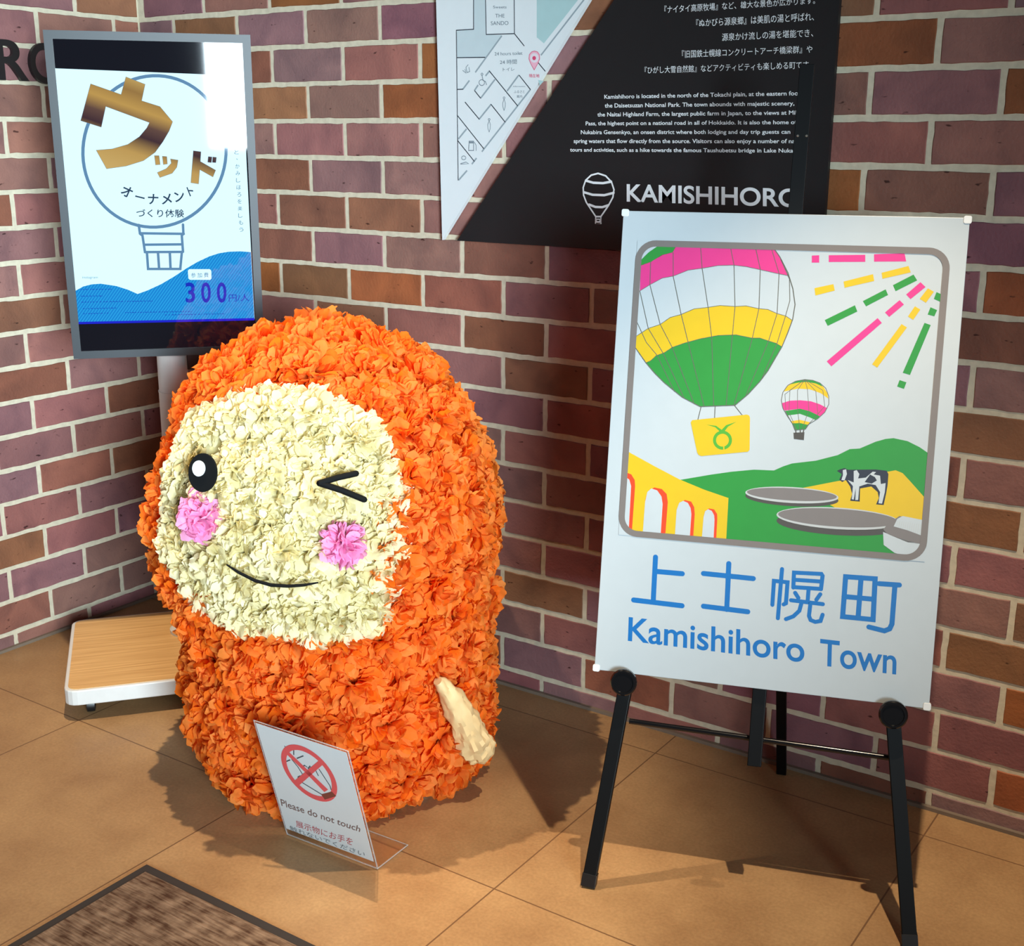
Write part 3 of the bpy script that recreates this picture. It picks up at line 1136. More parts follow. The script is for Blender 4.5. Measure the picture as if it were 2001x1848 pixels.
# ------------------------------------------------------------------ town sign board
t_bd = thing('sign_board', 'white town sign board with hot-air balloon picture and blue lettering, standing on the easel', 'sign', tuple(B_P))
M_BOARD = plain('white_sign_board', (174, 182, 186), 0.38, noise=0.01)
mb = MB()
mb.box(BOARD.at(BW / 2, BH / 2, -BTH / 2), e_, u_, BOARD.n, BW / 2, BH / 2, BTH / 2)
part('board', mb, M_BOARD, t_bd, bev=0.001)
for su_, sv_ in ((0, 0), (1, 0), (0, 1), (1, 1)):
    mb = MB()
    mb.box(BOARD.at(su_ * BW + (0.0035 if not su_ else -0.0035), sv_ * BH + (0.0035 if not sv_ else -0.0035), -BTH / 2), e_, u_, BOARD.n,
           0.0065, 0.0065, BTH / 2 + 0.0016, bev=0.003)
    part('corner_guard', mb, M_WHITEP, t_bd, bev=0.0006)
K3 = 770 / 1976.0
cv = Canvas(BOARD, scaler(1150, 400, K3))
PK, YL, GR, WH, DK, OR = ink((204, 46, 122)), ink((200, 166, 10)), ink((32, 128, 46)), ink((174, 182, 186)), ink((68, 64, 60)), ink((216, 60, 20))
GY = ink((112, 106, 104))
RB = ink((86, 86, 78))
# big balloon
pink_bot = [(1000, 355), (950, 345), (860, 325), (790, 310), (725, 303), (650, 305), (575, 318), (500, 328), (425, 358), (370, 368), (310, 400), (258, 432)]
yel_top = [(238, 660), (300, 620), (360, 600), (410, 565), (465, 550), (530, 522), (595, 515), (660, 505), (735, 510), (790, 507), (850, 520), (900, 525), (945, 545), (990, 558), (1020, 578)]
yel_bot = [(970, 712), (940, 694), (900, 682), (860, 668), (820, 668), (740, 652), (650, 655), (560, 672), (480, 694), (420, 715), (380, 742), (340, 756), (312, 782), (288, 792)]
cv.poly([(262, 302), (315, 285), (368, 252), (422, 238), (440, 205), (925, 215), (960, 265), (985, 318)] + pink_bot, PK, 1)
cv.poly([(255, 285), (300, 240), (350, 205), (442, 205), (422, 240), (368, 254), (315, 286), (255, 308)], GR, 1)
cv.poly(yel_top + yel_bot + [(232, 712)], YL, 1)
cv.poly([(970, 712)] + yel_bot[1:] + [(330, 842), (380, 892), (470, 965), (560, 1012), (735, 1005), (800, 950), (860, 885), (900, 832)], GR, 1)
cv.stroke([(925, 212), (960, 262), (1000, 340), (1025, 420), (1036, 500), (1024, 575), (1000, 640), (970, 712), (900, 832), (860, 885), (800, 950), (735, 1005), (560, 1012),
           (470, 965), (380, 892), (330, 842), (288, 792), (232, 712)], 1.8, RB, 3)
for s in ([(562, 210), (570, 318), (600, 515), (618, 665), (628, 1010)], [(712, 213), (730, 303), (735, 510), (722, 652), (690, 1008)],
          [(838, 216), (862, 325), (855, 520), (822, 668), (730, 1005)], [(918, 222), (956, 345), (946, 545), (903, 683), (790, 955)],
          [(965, 275), (1008, 372), (1010, 480), (988, 558), (945, 696), (870, 870)], [(425, 240), (425, 358), (465, 550), (500, 690), (580, 1010)],
          [(312, 288), (308, 400), (360, 600), (420, 715), (530, 998)], [(258, 432), (300, 620), (375, 745), (480, 970)], [(242, 585), (290, 690), (345, 756), (430, 935)]):
    cv.stroke(s, 1.3, RB, 3)
for s in (pink_bot, yel_top, yel_bot):
    cv.stroke(s, 1.0, RB, 3)
for s in ([(565, 1012), (548, 1080)], [(635, 1012), (632, 1075)], [(732, 1006), (775, 1060)]):       # ropes to the basket
    cv.stroke(s, 1.6, RB, 1)
cv.poly([(513, 1092), (520, 1080), (795, 1052), (806, 1056), (810, 1068), (808, 1228), (800, 1238), (565, 1260), (552, 1254), (545, 1242)], YL, 4)
cv.ellipse_ring(672, 1180, 40, 40, 0, 6.0, ink((70, 150, 40)), 5, 30)
cv.poly([(590, 1102), (640, 1108), (668, 1128), (690, 1105), (742, 1088), (700, 1112), (682, 1136), (658, 1136), (635, 1115)], ink((70, 150, 40)), 5)
cv.poly([(675, 1205), (681, 1205), (682, 1228), (676, 1228)], YL, 6)
# small balloon
ol = [(1085, 876), (1040, 884), (1000, 905), (975, 940), (967, 980), (975, 1020), (998, 1060), (1022, 1095), (1035, 1130), (1088, 1125), (1105, 1100), (1150, 1072), (1185, 1040), (1205, 1000),
      (1205, 960), (1190, 920), (1160, 893), (1125, 880)]
cv.poly(ol, WH, 1)
cv.poly([(1085, 876), (1045, 884), (1012, 900), (1050, 892), (1095, 888), (1140, 896), (1175, 912), (1160, 893), (1125, 880)], GR, 2)
cv.poly([(1012, 900), (1050, 892), (1095, 888), (1140, 896), (1178, 912), (1198, 945), (1203, 972), (1165, 945), (1110, 925), (1050, 922), (980, 936), (990, 915)], YL, 2)
cv.poly([(969, 995), (1010, 982), (1060, 980), (1115, 985), (1160, 1000), (1198, 1020), (1180, 1045), (1160, 1060), (1110, 1035), (1060, 1022), (985, 1032), (975, 1020)], PK, 2)
cv.poly([(985, 1034), (1060, 1022), (1110, 1035), (1160, 1060), (1140, 1080), (1110, 1066), (1060, 1048), (1000, 1056)], GR, 2)
cv.poly([(1015, 1085), (1060, 1078), (1110, 1090), (1100, 1103), (1060, 1096), (1022, 1096)], YL, 2)
cv.poly([(1022, 1096), (1060, 1094), (1102, 1104), (1090, 1125), (1035, 1130)], GR, 2)
cv.stroke(ol, 1.2, RB, 3, closed=True)
for s in ([(1085, 876), (1048, 930), (1048, 1020), (1060, 1128)], [(1085, 876), (1098, 925), (1105, 1030), (1070, 1128)], [(1085, 876), (1010, 930), (1005, 1040), (1045, 1128)],
          [(1085, 876), (1140, 935), (1150, 1050), (1085, 1120)], [(1085, 876), (985, 950), (990, 1040), (1040, 1128)], [(1085, 876), (1175, 930), (1185, 1010), (1100, 1105)]):
    cv.stroke(s, 0.9, RB, 3)
cv.poly([(1028, 1143), (1083, 1140), (1080, 1180), (1030, 1174)], DK, 2)
for s in ([(1040, 1130), (1040, 1145)], [(1062, 1130), (1062, 1145)], [(1080, 1128), (1076, 1145)]):
    cv.stroke(s, 2.0, DK, 2)
# dashed sun rays
for col, quads in ((PK, [[(1120, 255), (1157, 253), (1157, 290), (1120, 290)], [(1205, 253), (1388, 251), (1388, 286), (1205, 287)], [(1432, 248), (1585, 243), (1593, 284), (1432, 285)],
                         [(1195, 785), (1450, 568), (1471, 592), (1218, 810)], [(1487, 540), (1560, 478), (1582, 500), (1508, 562)], [(1593, 450), (1665, 388), (1690, 412), (1615, 473)]]),
                   (YL, [[(1133, 418), (1228, 398), (1235, 430), (1138, 455)], [(1279, 385), (1427, 348), (1433, 382), (1284, 416)], [(1470, 341), (1605, 307), (1616, 339), (1474, 371)],
                         [(1422, 800), (1570, 598), (1597, 615), (1448, 816)], [(1602, 560), (1637, 509), (1664, 525), (1628, 577)], [(1661, 472), (1702, 419), (1732, 436), (1692, 491)]]),
                   (GR, [[(1185, 578), (1336, 504), (1348, 535), (1200, 607)], [(1376, 483), (1490, 424), (1502, 452), (1392, 509)], [(1527, 403), (1630, 350), (1648, 379), (1540, 433)],
                         [(1576, 842), (1685, 592), (1716, 603), (1612, 853)], [(1701, 550), (1715, 514), (1748, 528), (1734, 559)], [(1732, 472), (1745, 438), (1768, 448), (1768, 488)],
                         [(1548, 911), (1560, 879), (1594, 890), (1582, 923)]])):
    for q in quads:
        cv.poly(q, col, 1)
# hills, field, ponds
cv.poly([(455, 1380), (620, 1352), (720, 1338), (830, 1328), (930, 1332), (975, 1312), (1020, 1297), (1140, 1283), (1250, 1255), (1310, 1225), (1360, 1222), (1440, 1188), (1490, 1174), (1530, 1170),
         (1600, 1185), (1660, 1215), (1705, 1246), (1668, 1750), (1610, 1775), (690, 1695), (600, 1450)], GR, 1)
cv.poly([(1060, 1422), (1250, 1385), (1400, 1366), (1490, 1340), (1540, 1331), (1575, 1345), (1612, 1385), (1685, 1467), (1674, 1590), (1560, 1580), (1400, 1545), (1240, 1520)], YL, 2)
LG = ink((172, 176, 176))
for cx, cy, rx, ry, rot, dz in ((1020, 1455, 234, 40, 3.2, 16), (1250, 1572, 308, 54, 3.6, 30)):
    cv.ellipse(cx, cy + dz, rx, ry, rot, DK, 3)
    cv.ellipse(cx, cy, rx, ry, rot, LG, 4)
    cv.ellipse(cx, cy - 3, rx - 8, ry - 9, rot, GY, 5)
# viaduct
cv.poly([(196, 1236), (330, 1310), (455, 1376), (580, 1428), (702, 1470), (690, 1690), (215, 1645), (170, 1580)], YL, 2)
cv.poly([(186, 1340), (215, 1352), (232, 1380), (234, 1410), (218, 1636), (180, 1600), (175, 1560)], OR, 3)
cv.poly([(184, 1362), (205, 1378), (214, 1410), (202, 1628), (172, 1600), (170, 1560)], WH, 4)
for arch in ([(330, 1417), (368, 1425), (392, 1450), (398, 1490), (385, 1660), (272, 1648), (285, 1480), (295, 1440)],
             [(485, 1480), (515, 1488), (530, 1515), (533, 1550), (525, 1672), (433, 1664), (443, 1525), (458, 1492)],
             [(605, 1522), (630, 1527), (645, 1550), (646, 1575), (640, 1684), (568, 1678), (578, 1560), (585, 1535)]):
    cv.poly(arch, OR, 3)
for arch in ([(315, 1422), (345, 1432), (366, 1462), (372, 1500), (362, 1658), (272, 1648), (284, 1490), (295, 1440)],
             [(475, 1484), (498, 1494), (512, 1520), (516, 1550), (508, 1670), (433, 1664), (442, 1530), (455, 1494)],
             [(600, 1526), (618, 1534), (630, 1556), (632, 1580), (627, 1682), (568, 1678), (577, 1565), (585, 1536)]):
    cv.poly(arch, WH, 4)
# cow
CB = ink((34, 38, 52))
cv.poly([(1246, 1334), (1262, 1326), (1285, 1320), (1300, 1328), (1340, 1328), (1440, 1327), (1495, 1333), (1504, 1350), (1500, 1405), (1492, 1450), (1480, 1505), (1442, 1502), (1456, 1470), (1450, 1440),
         (1418, 1412), (1362, 1422), (1360, 1488), (1312, 1484), (1322, 1450), (1312, 1412), (1290, 1380), (1272, 1390), (1258, 1378), (1270, 1350)], CB, 3)
cv.poly([(1275, 1330), (1292, 1326), (1296, 1350), (1284, 1382), (1268, 1380), (1276, 1355)], WH, 4)
cv.poly([(1330, 1335), (1345, 1330), (1358, 1350), (1352, 1372), (1390, 1368), (1425, 1338), (1442, 1340), (1430, 1352), (1462, 1358), (1466, 1400), (1490, 1395), (1486, 1440), (1472, 1498), (1454, 1496), (1462, 1440),
         (1440, 1405), (1400, 1398), (1358, 1412), (1352, 1480), (1338, 1480), (1340, 1420), (1330, 1478), (1320, 1476), (1326, 1410), (1300, 1380), (1330, 1392)], WH, 4)
cv.poly([(1385, 1390), (1412, 1352), (1436, 1365), (1446, 1382), (1420, 1398)], CB, 5)
# tub in the corner
cv.poly([(1478, 1628), (1500, 1600), (1560, 1560), (1675, 1590), (1668, 1700), (1600, 1692), (1500, 1650)], GY, 6)
cv.poly([(1530, 1612), (1548, 1575), (1575, 1560), (1676, 1580), (1670, 1658), (1600, 1632)], WH, 7)
for k in range(12):
    x = 1545 + k * 10.5
    cv.stroke([(x + 6, 1585 + k * 1.6), (x, 1612 + k * 3.5)], 1.0, LG, 8)
cv.poly([(1477, 1640), (1560, 1672), (1664, 1700), (1655, 1742), (1612, 1768), (1535, 1745), (1480, 1705)], WH, 6)
# rounded grey frame
fr = [BOARD.uv(*cv.pix(x, y)) for x, y in ((256, 194), (1794, 232), (1680, 1780), (162, 1640))]
u0, u1 = (fr[0].x + fr[3].x) / 2, (fr[1].x + fr[2].x) / 2
v0, v1 = (fr[2].y + fr[3].y) / 2, (fr[0].y + fr[1].y) / 2
rd = 0.030
pts = []
for (cx, cy, a0) in ((u1 - rd, v1 - rd, 0), (u0 + rd, v1 - rd, 90), (u0 + rd, v0 + rd, 180), (u1 - rd, v0 + rd, 270)):
    for k in range(9):
        a = math.radians(a0 + k * 11.25)
        pts.append((cx + rd * math.cos(a), cy + rd * math.sin(a)))
# white paper outside the frame trims what runs past the rounded corners
for (cx, cy, sx, sy, a0) in ((u1, v1, 1, 1, 0), (u0, v1, -1, 1, 90), (u0, v0, -1, -1, 180), (u1, v0, 1, -1, 270)):
    arc = [(cx - sx * rd + (rd) * math.cos(math.radians(a0 + k * 11.25)), cy - sy * rd + rd * math.sin(math.radians(a0 + k * 11.25))) for k in range(9)]
    cv.poly_uv([(cx + sx * 0.004, cy + sy * 0.004)] + ([(cx + sx * 0.004, cy - sy * rd)] if a0 % 180 == 0 else [(cx - sx * rd, cy + sy * 0.004)]) + arc +
               ([(cx - sx * rd, cy + sy * 0.004)] if a0 % 180 == 0 else [(cx + sx * 0.004, cy - sy * rd)]), M_BOARD, 9)
cv.stroke_uv(pts, 0.0112, ink((112, 104, 100)), 10, closed=True)
cv.build('printed_picture', t_bd)

cv = Canvas(BOARD, scaler(1100, 1050, 901 / 2001.0))
BL = ink((0, 98, 166))
for s in ([(402, 85), (397, 180), (392, 280)], [(404, 147), (518, 157)], [(307, 271), (517, 296)],
          [(720, 113), (716, 210), (711, 312)], [(610, 156), (826, 178)], [(610, 298), (802, 322)],
          [(909, 292), (916, 188), (975, 194), (968, 285), (958, 290)], [(951, 137), (933, 350)],
          [(1000, 217), (1003, 152), (1122, 158), (1127, 166), (1120, 224)], [(1001, 183), (1122, 191)], [(1000, 215), (1120, 223)],
          [(1066, 225), (1062, 280)], [(1008, 240), (1022, 262)], [(1117, 246), (1100, 270)], [(990, 272), (1128, 289)],
          [(1036, 282), (1026, 318), (1000, 342), (968, 354)], [(1074, 288), (1068, 340), (1075, 358), (1095, 366), (1118, 362), (1127, 335)],
          [(1227, 170), (1355, 179), (1346, 356), (1214, 343)], [(1294, 174), (1281, 350)], [(1220, 256), (1350, 268)],
          [(1372, 200), (1460, 206)], [(1441, 206), (1428, 375), (1418, 396), (1395, 405), (1328, 388)]):
    cl = len(s) == 4 and s[0] == (1227, 170)
    cv.stroke(s, 9.8 if not (900 < s[0][0] < 1135) else 7.8, BL, 0, closed=cl)
cv.build('japanese_lettering', t_bd)
cv = Canvas(BOARD, scaler(1100, 1050, 901 / 2001.0))
cv.text_quad('Kamishihoro', (286, 340), (1048, 424), (1048, 540), (282, 446), BL, 0, 0.014, box=(None, 0.0, None, 0.73))
cv.build('town_name', t_bd)
cv = Canvas(BOARD, scaler(1100, 1050, 901 / 2001.0))
cv.text_quad('Town', (1117, 434), (1450, 472), (1446, 592), (1114, 552), BL, 0, 0.014, box=(None, 0.0, None, 0.73))
cv.build('town_word', t_bd)

# ------------------------------------------------------------------ notice in its acrylic holder
CY, CT = 0.040, -0.262
ce = Vector((math.cos(CY), math.sin(CY), 0))
cb = Vector((-math.sin(CY), math.cos(CY), 0))
cu_ = Z * math.cos(CT) + cb * math.sin(CT)
C_P = Vector((1.280, -0.842, 0.020))
CARD = Plane(C_P, ce, cu_)
CW, CH = 0.219, 0.268


def acrylic():
    m, nt, p = new_mat('clear_acrylic')
    p.inputs['Base Color'].default_value = (0.97, 0.99, 1.0, 1)
    p.inputs['Transmission Weight'].default_value = 1.0
    p.inputs['Roughness'].default_value = 0.03
    p.inputs['IOR'].default_value = 1.35
    # let light through the thin sheet so that it shades the floor only softly
    tr = nt.nodes.new('ShaderNodeBsdfTransparent')
    tr.inputs['Color'].default_value = (0.96, 0.97, 0.97, 1)
    mx = nt.nodes.new('ShaderNodeMixShader')
    mx.inputs['Fac'].default_value = 0.72
    nt.links.new(p.outputs[0], mx.inputs[1])
    nt.links.new(tr.outputs[0], mx.inputs[2])
    nt.links.new(mx.outputs[0], nt.nodes['Material Output'].inputs['Surface'])
    return m


M_ACR = acrylic()
t_hold = thing('sign_holder', 'clear acrylic sign holder on the floor in front of the orange figure', 'sign holder', (C_P.x + 0.1, C_P.y + 0.05, 0))
zb = -(C_P.z - 0.004) / cu_.z
mb = MB()
mb.box(CARD.at(CW / 2 - 0.001, (CH + zb) / 2 + 0.001, -0.0014), ce, cu_, CARD.n, CW / 2 + 0.004, (CH - zb) / 2 + 0.002, 0.001)
part('back_sheet', mb, M_ACR, t_hold)
foot_front = CARD.at(0, zb, -0.0014)
mb = MB()
cback = floor_at(772, 1633)
dep = (cback - foot_front).dot(cb) * 0.85
mb.box(Vector((foot_front.x, foot_front.y, 0.003)) + ce * (CW / 2) + cb * (dep / 2), ce, cb, Z, CW / 2 + 0.004, dep / 2, 0.0014)
part('foot', mb, M_ACR, t_hold)
M_EDGE, nt_, p_ = new_mat('frosted_acrylic_edge')
p_.inputs['Base Color'].default_value = (0.62, 0.66, 0.67, 1)
p_.inputs['Roughness'].default_value = 0.3
p_.inputs['Alpha'].default_value = 0.32
mb = MB()
f0 = Vector((foot_front.x, foot_front.y, 0.0032))
f1 = f0 + ce * (CW + 0.004) - ce * 0.0
mb.tube([f0 - ce * 0.004, f1], 0.0014, 8)
mb.tube([f1, f1 + cb * dep], 0.0013, 8)
mb.tube([f1 + cb * dep, f0 - ce * 0.004 + cb * dep], 0.0012, 8)
part('foot_edge', mb, M_EDGE, t_hold)
mb = MB()
mb.tube([f1, CARD.at(CW + 0.003, CH + 0.003, -0.0014)], 0.0014, 8)
mb.tube([f0 - ce * 0.004, CARD.at(-0.005, CH + 0.003, -0.0014), CARD.at(CW + 0.003, CH + 0.003, -0.0014)], 0.0013, 8)
part('sheet_edge', mb, M_EDGE, t_hold)
t_card = thing('notice_card', 'white do not touch notice with red circle, held in the clear stand', 'notice', tuple(C_P))
mb = MB()
mb.box(CARD.at(CW / 2, CH / 2, 0.0004), ce, cu_, CARD.n, CW / 2, CH / 2, 0.0003)
part('card', mb, plain('white_card', (204, 210, 212), 0.5, noise=0.01), t_card)
KC = 340 / 1848.0
cv = Canvas(CARD, scaler(480, 1380, KC), base=0.0010)
RD = ink((214, 84, 88))
cc = cv.P(676, 706)
ring = [(cc.x + 0.060 * math.cos(2 * math.pi * k / 48), cc.y + 0.060 * math.sin(2 * math.pi * k / 48)) for k in range(48)]
LN = ink((70, 78, 88))
for s in ([(495, 560), (560, 640), (620, 735)], [(425, 585), (475, 565)], [(515, 440), (515, 508)], [(550, 548), (615, 522)], [(420, 420), (470, 490)],
          [(610, 640), (630, 622), (655, 640)], [(668, 655), (688, 632), (705, 660)], [(560, 770), (562, 745), (585, 735)], [(605, 805), (810, 930)],
          [(785, 665), (900, 840), (912, 880)], [(745, 670), (775, 730)], [(620, 735), (640, 770)]):
    cv.stroke(s, 1.7, LN, 1)
cv.stroke_uv(ring, 0.0125, RD, 2, closed=True)
cv.poly([(405, 470), (435, 450), (880, 880), (840, 905), (640, 700)], RD, 2)
cv.poly([(505, 800), (795, 560), (840, 600), (555, 850)], RD, 2)
cv.poly([(805, 930), (920, 900), (968, 948), (845, 985)], ink((120, 60, 52)), 3)
cv.build('prohibition_sign', t_card)
cv = Canvas(CARD, scaler(480, 1380, KC), base=0.0010)
TX, RT = ink((112, 88, 84)), ink((178, 74, 80))
cv.text_quad('Please do not touch', (372, 978), (1228, 1272), (1216, 1330), (386, 1052), TX, 1, 0.006)
cv.build('english_lettering', t_card)
cv = Canvas(CARD, scaler(480, 1380, KC), base=0.0010)
cv.text_quad('展示物にお手を', (530, 1203), (1148, 1402), (1136, 1475), (545, 1275), RT, 1, 0.0)
cv.text_quad('触れないでください', (466, 1258), (1276, 1545), (1264, 1592), (480, 1312), ink((110, 116, 122)), 1, 0.0)
cv.build('japanese_lettering', t_card)

# ------------------------------------------------------------------ floor mat
mc = floor_at(287, 1693)


def mat_carpet():
    m, nt, p = new_mat('brown_ribbed_carpet')
    tc = nt.nodes.new('ShaderNodeNewGeometry')
    mp = nt.nodes.new('ShaderNodeMapping')
    mp.inputs['Scale'].default_value = (18, 190, 1)
    nt.links.new(tc.outputs['Position'], mp.inputs['Vector'])
    n1 = nt.nodes.new('ShaderNodeTexNoise')
    n1.inputs['Scale'].default_value = 1.0
    n1.inputs['Detail'].default_value = 3
    nt.links.new(mp.outputs['Vector'], n1.inputs['Vector'])
    n2 = nt.nodes.new('ShaderNodeTexNoise')
    n2.inputs['Scale'].default_value = 34
    n2.inputs['Detail'].default_value = 4
    nt.links.new(tc.outputs['Position'], n2.inputs['Vector'])
    ad = nt.nodes.new('ShaderNodeMath')
    ad.operation = 'ADD'
    nt.links.new(n1.outputs['Fac'], ad.inputs[0])
    nt.links.new(n2.outputs['Fac'], ad.inputs[1])
    r = nt.nodes.new('ShaderNodeValToRGB')
    r.color_ramp.elements[0].position, r.color_ramp.elements[1].position = 0.75, 1.25
    hf = nt.nodes.new('ShaderNodeMath')
    hf.operation = 'MULTIPLY'
    hf.inputs[1].default_value = 0.5
    r.color_ramp.elements[0].position, r.color_ramp.elements[1].position = 0.38, 0.64
    r.color_ramp.elements[0].color = lin((74, 52, 40)) + (1,)
    r.color_ramp.elements[1].color = lin((146, 122, 102)) + (1,)
    nt.links.new(ad.outputs[0], hf.inputs[0])
    nt.links.new(hf.outputs[0], r.inputs['Fac'])
    nt.links.new(r.outputs['Color'], p.inputs['Base Color'])
    p.inputs['Roughness'].default_value = 0.95
    p.inputs['Specular IOR Level'].default_value = 0.1
    b = nt.nodes.new('ShaderNodeBump')
    b.inputs['Strength'].default_value = 0.8
    b.inputs['Distance'].default_value = 0.003
    nt.links.new(n1.outputs['Fac'], b.inputs['Height'])
    nt.links.new(b.outputs['Normal'], p.inputs['Normal'])
    return m


MX, MY = 1.2, 0.75
t_mat = thing('floor_mat', 'brown ribbed entrance mat with black rubber edge on the tile floor', 'mat', (mc.x, mc.y, 0))
mb = MB()
BDR = 0.020
mb.box((mc.x + MX / 2, mc.y - BDR / 2, 0.0025), X, Y, Z, MX / 2, BDR / 2, 0.0025)
mb.box((mc.x + MX / 2, mc.y - MY + BDR / 2, 0.0025), X, Y, Z, MX / 2, BDR / 2, 0.0025)
mb.box((mc.x + BDR / 2, mc.y - MY / 2, 0.0025), X, Y, Z, BDR / 2, MY / 2 - BDR, 0.0025)
mb.box((mc.x + MX - BDR / 2, mc.y - MY / 2, 0.0025), X, Y, Z, BDR / 2, MY / 2 - BDR, 0.0025)
part('rubber_edge', mb, plain('black_rubber', (44, 38, 36), 0.8), t_mat)
mb = MB()
mb.box((mc.x + MX / 2, mc.y - MY / 2, 0.0032), X, Y, Z, MX / 2 - BDR + 0.001, MY / 2 - BDR + 0.001, 0.0032)
part('carpet', mb, mat_carpet(), t_mat)

# ------------------------------------------------------------------ paper-flower figure
FC = Vector((1.153, -0.523, 0))
LEFT_DIR = Vector((-0.828, -0.561, 0)).normalized()
# envelope of the flower tips: height, radius
PROF = [(0.02, 0.300), (0.05, 0.325), (0.10, 0.345), (0.20, 0.347), (0.30, 0.344), (0.40, 0.352), (0.50, 0.376), (0.60, 0.388), (0.70, 0.366), (0.78, 0.335), (0.85, 0.288),
        (0.90, 0.240), (0.935, 0.175), (0.955, 0.09), (0.960, 0.0)]


def env(z):
    if z <= PROF[0][0]:
        return PROF[0][1]
    for (z0, r0), (z1, r1) in zip(PROF, PROF[1:]):
        if z <= z1:
            return r0 + (r1 - r0) * (z - z0) / (z1 - z0)
    return 0.0


def axis_at(z):
    t = max(0.0, min(1.0, (z - 0.3) / 0.2))
    t = t * t * (3 - 2 * t)
    return FC + LEFT_DIR * (0.022 * t)


def on_body(px, py, depth=0.012):
    d = ray(px, py)
    t = 1.2
    while t < 4.5:
        p = CAM + d * t
        a = axis_at(p.z)
        if 0 < p.z < 0.98 and (Vector((p.x, p.y)) - Vector((a.x, a.y))).length < env(p.z) - depth:
            return p
        t += 0.002
    # past the rim: the nearest point of the form to the line of sight
    best = None
    t = 1.8
    while t < 3.2:
        p = CAM + d * t
        if 0.02 < p.z < 0.95:
            a = axis_at(p.z)
            h = Vector((p.x - a.x, p.y - a.y, 0))
            g = h.length - env(p.z) + depth
            if best is None or g < best[0]:
                h = h.normalized() * (env(p.z) - depth)
                best = (g, Vector((a.x + h.x, a.y + h.y, p.z)))
        t += 0.004
    return best[1]


def normal_at(p):
    a = axis_at(p.z)
    h = Vector((p.x - a.x, p.y - a.y, 0))
    h.normalize()
    s = (env(p.z + 0.01) - env(p.z - 0.01)) / 0.02
    return (h - Z * s).normalized()


def petal_material(name, rgb_a, rgb_b, trans=0.35):
    m, nt, p = new_mat(name)
    geo = nt.nodes.new('ShaderNodeNewGeometry')
    r = nt.nodes.new('ShaderNodeValToRGB')
    r.color_ramp.elements[0].color = lin(rgb_a) + (1,)
    r.color_ramp.elements[1].color = lin(rgb_b) + (1,)
    nt.links.new(geo.outputs['Random Per Island'], r.inputs['Fac'])
    nt.links.new(r.outputs['Color'], p.inputs['Base Color'])
    p.inputs['Roughness'].default_value = 0.65
    p.inputs['Specular IOR Level'].default_value = 0.25
    t = nt.nodes.new('ShaderNodeBsdfTranslucent')
    nt.links.new(r.outputs['Color'], t.inputs['Color'])
    mx = nt.nodes.new('ShaderNodeMixShader')
    mx.inputs['Fac'].default_value = trans
    nt.links.new(p.outputs[0], mx.inputs[1])
    nt.links.new(t.outputs[0], mx.inputs[2])
    nt.links.new(mx.outputs[0], nt.nodes['Material Output'].inputs['Surface'])
    # faint crumple
    tc = nt.nodes.new('ShaderNodeTexCoord')
    nz = nt.nodes.new('ShaderNodeTexNoise')
    nz.inputs['Scale'].default_value = 120
    nt.links.new(tc.outputs['Object'], nz.inputs['Vector'])
    b = nt.nodes.new('ShaderNodeBump')
    b.inputs['Strength'].default_value = 0.4
    b.inputs['Distance'].default_value = 0.003
    nt.links.new(nz.outputs['Fac'], b.inputs['Height'])
    nt.links.new(b.outputs['Normal'], p.inputs['Normal'])
    return m


M_ORANGE = petal_material('orange_tissue', (255, 126, 18), (255, 160, 74), 0.5)
M_CREAM = petal_material('cream_tissue', (240, 228, 174), (250, 242, 206), 0.4)
M_PINK = petal_material('pink_tissue', (250, 160, 212), (255, 186, 226), 0.5)


def flower_geo(seed, n, radius, width, low=86, twist=70, flat=0.75):
    """A tissue pom-pom: n rounded, wavy petals fanning out of one point; axis +Z."""
    r = random.Random(seed)
    mb = MB()
    for i in range(n):
        f_ = (i + 0.5) / n
        th = math.acos(1 - f_ * (1 - math.cos(math.radians(low)))) + r.uniform(-0.12, 0.12)
        ph = i * 2.39996 + r.uniform(-0.35, 0.35)
        d = Vector((math.sin(th) * math.cos(ph), math.sin(th) * math.sin(ph), math.cos(th)))
        ln = radius * r.uniform(0.82, 1.08)
        tang = Z.cross(d)
        tang = tang.normalized() if tang.length > 1e-3 else X.copy()
        tang = Quaternion(d, math.radians(r.uniform(-twist, twist))) @ tang
        nor = d.cross(tang).normalized()
        wd = width * r.uniform(0.75, 1.25)
        curl = r.uniform(0.2, 0.95) * r.choice((-1, 1))
        cup = r.uniform(-0.5, 0.5)
        wav = r.uniform(0, 6.28)
        verts = []
        for t, wf in ((0.15, 0.18), (0.5, 0.62), (0.76, 1.0), (0.93, 0.86), (1.0, 0.38)):
            for c in (-1, -0.4, 0.4, 1):
                s = c * wd * wf
                bend = nor * (cup * wd * wf * (c * c) + 0.14 * wd * math.sin(wav + 2.6 * c + 5 * t))
                tt = t + (0.06 * (1 - c * c) if t > 0.9 else 0)
                k2 = max(0.0, tt - 0.45)
                ang = curl * k2 / 0.55
                tip = d * (ln * (min(tt, 0.45) + (math.sin(ang) / curl * 0.55))) + nor * (ln * (1 - math.cos(ang)) / curl * 0.55)
                q = tip + tang * s + bend
                q.z *= flat if q.z > 0 else 0.4
                verts.append(q)
        fs = []
        for a in range(4):
            for c in range(3):
                k = a * 4 + c
                fs.append((k, k + 1, k + 5, k + 4))
        mb.add(verts, fs)
    return mb


def flower_meshes(kind, mat, seeds, **kw):
    return [flower_geo(s, **kw).mesh('paper_flower_' + kind, [mat], smooth=True) for s in seeds]


OR_MESH = flower_meshes('orange', M_ORANGE, range(8), n=104, radius=0.072, width=0.0135)
CR_MESH = flower_meshes('cream', M_CREAM, range(20, 26), n=92, radius=0.054, width=0.0105)
PK_MESH = flower_meshes('pink', M_PINK, (40, 41), n=76, radius=0.049, width=0.0105, twist=90)

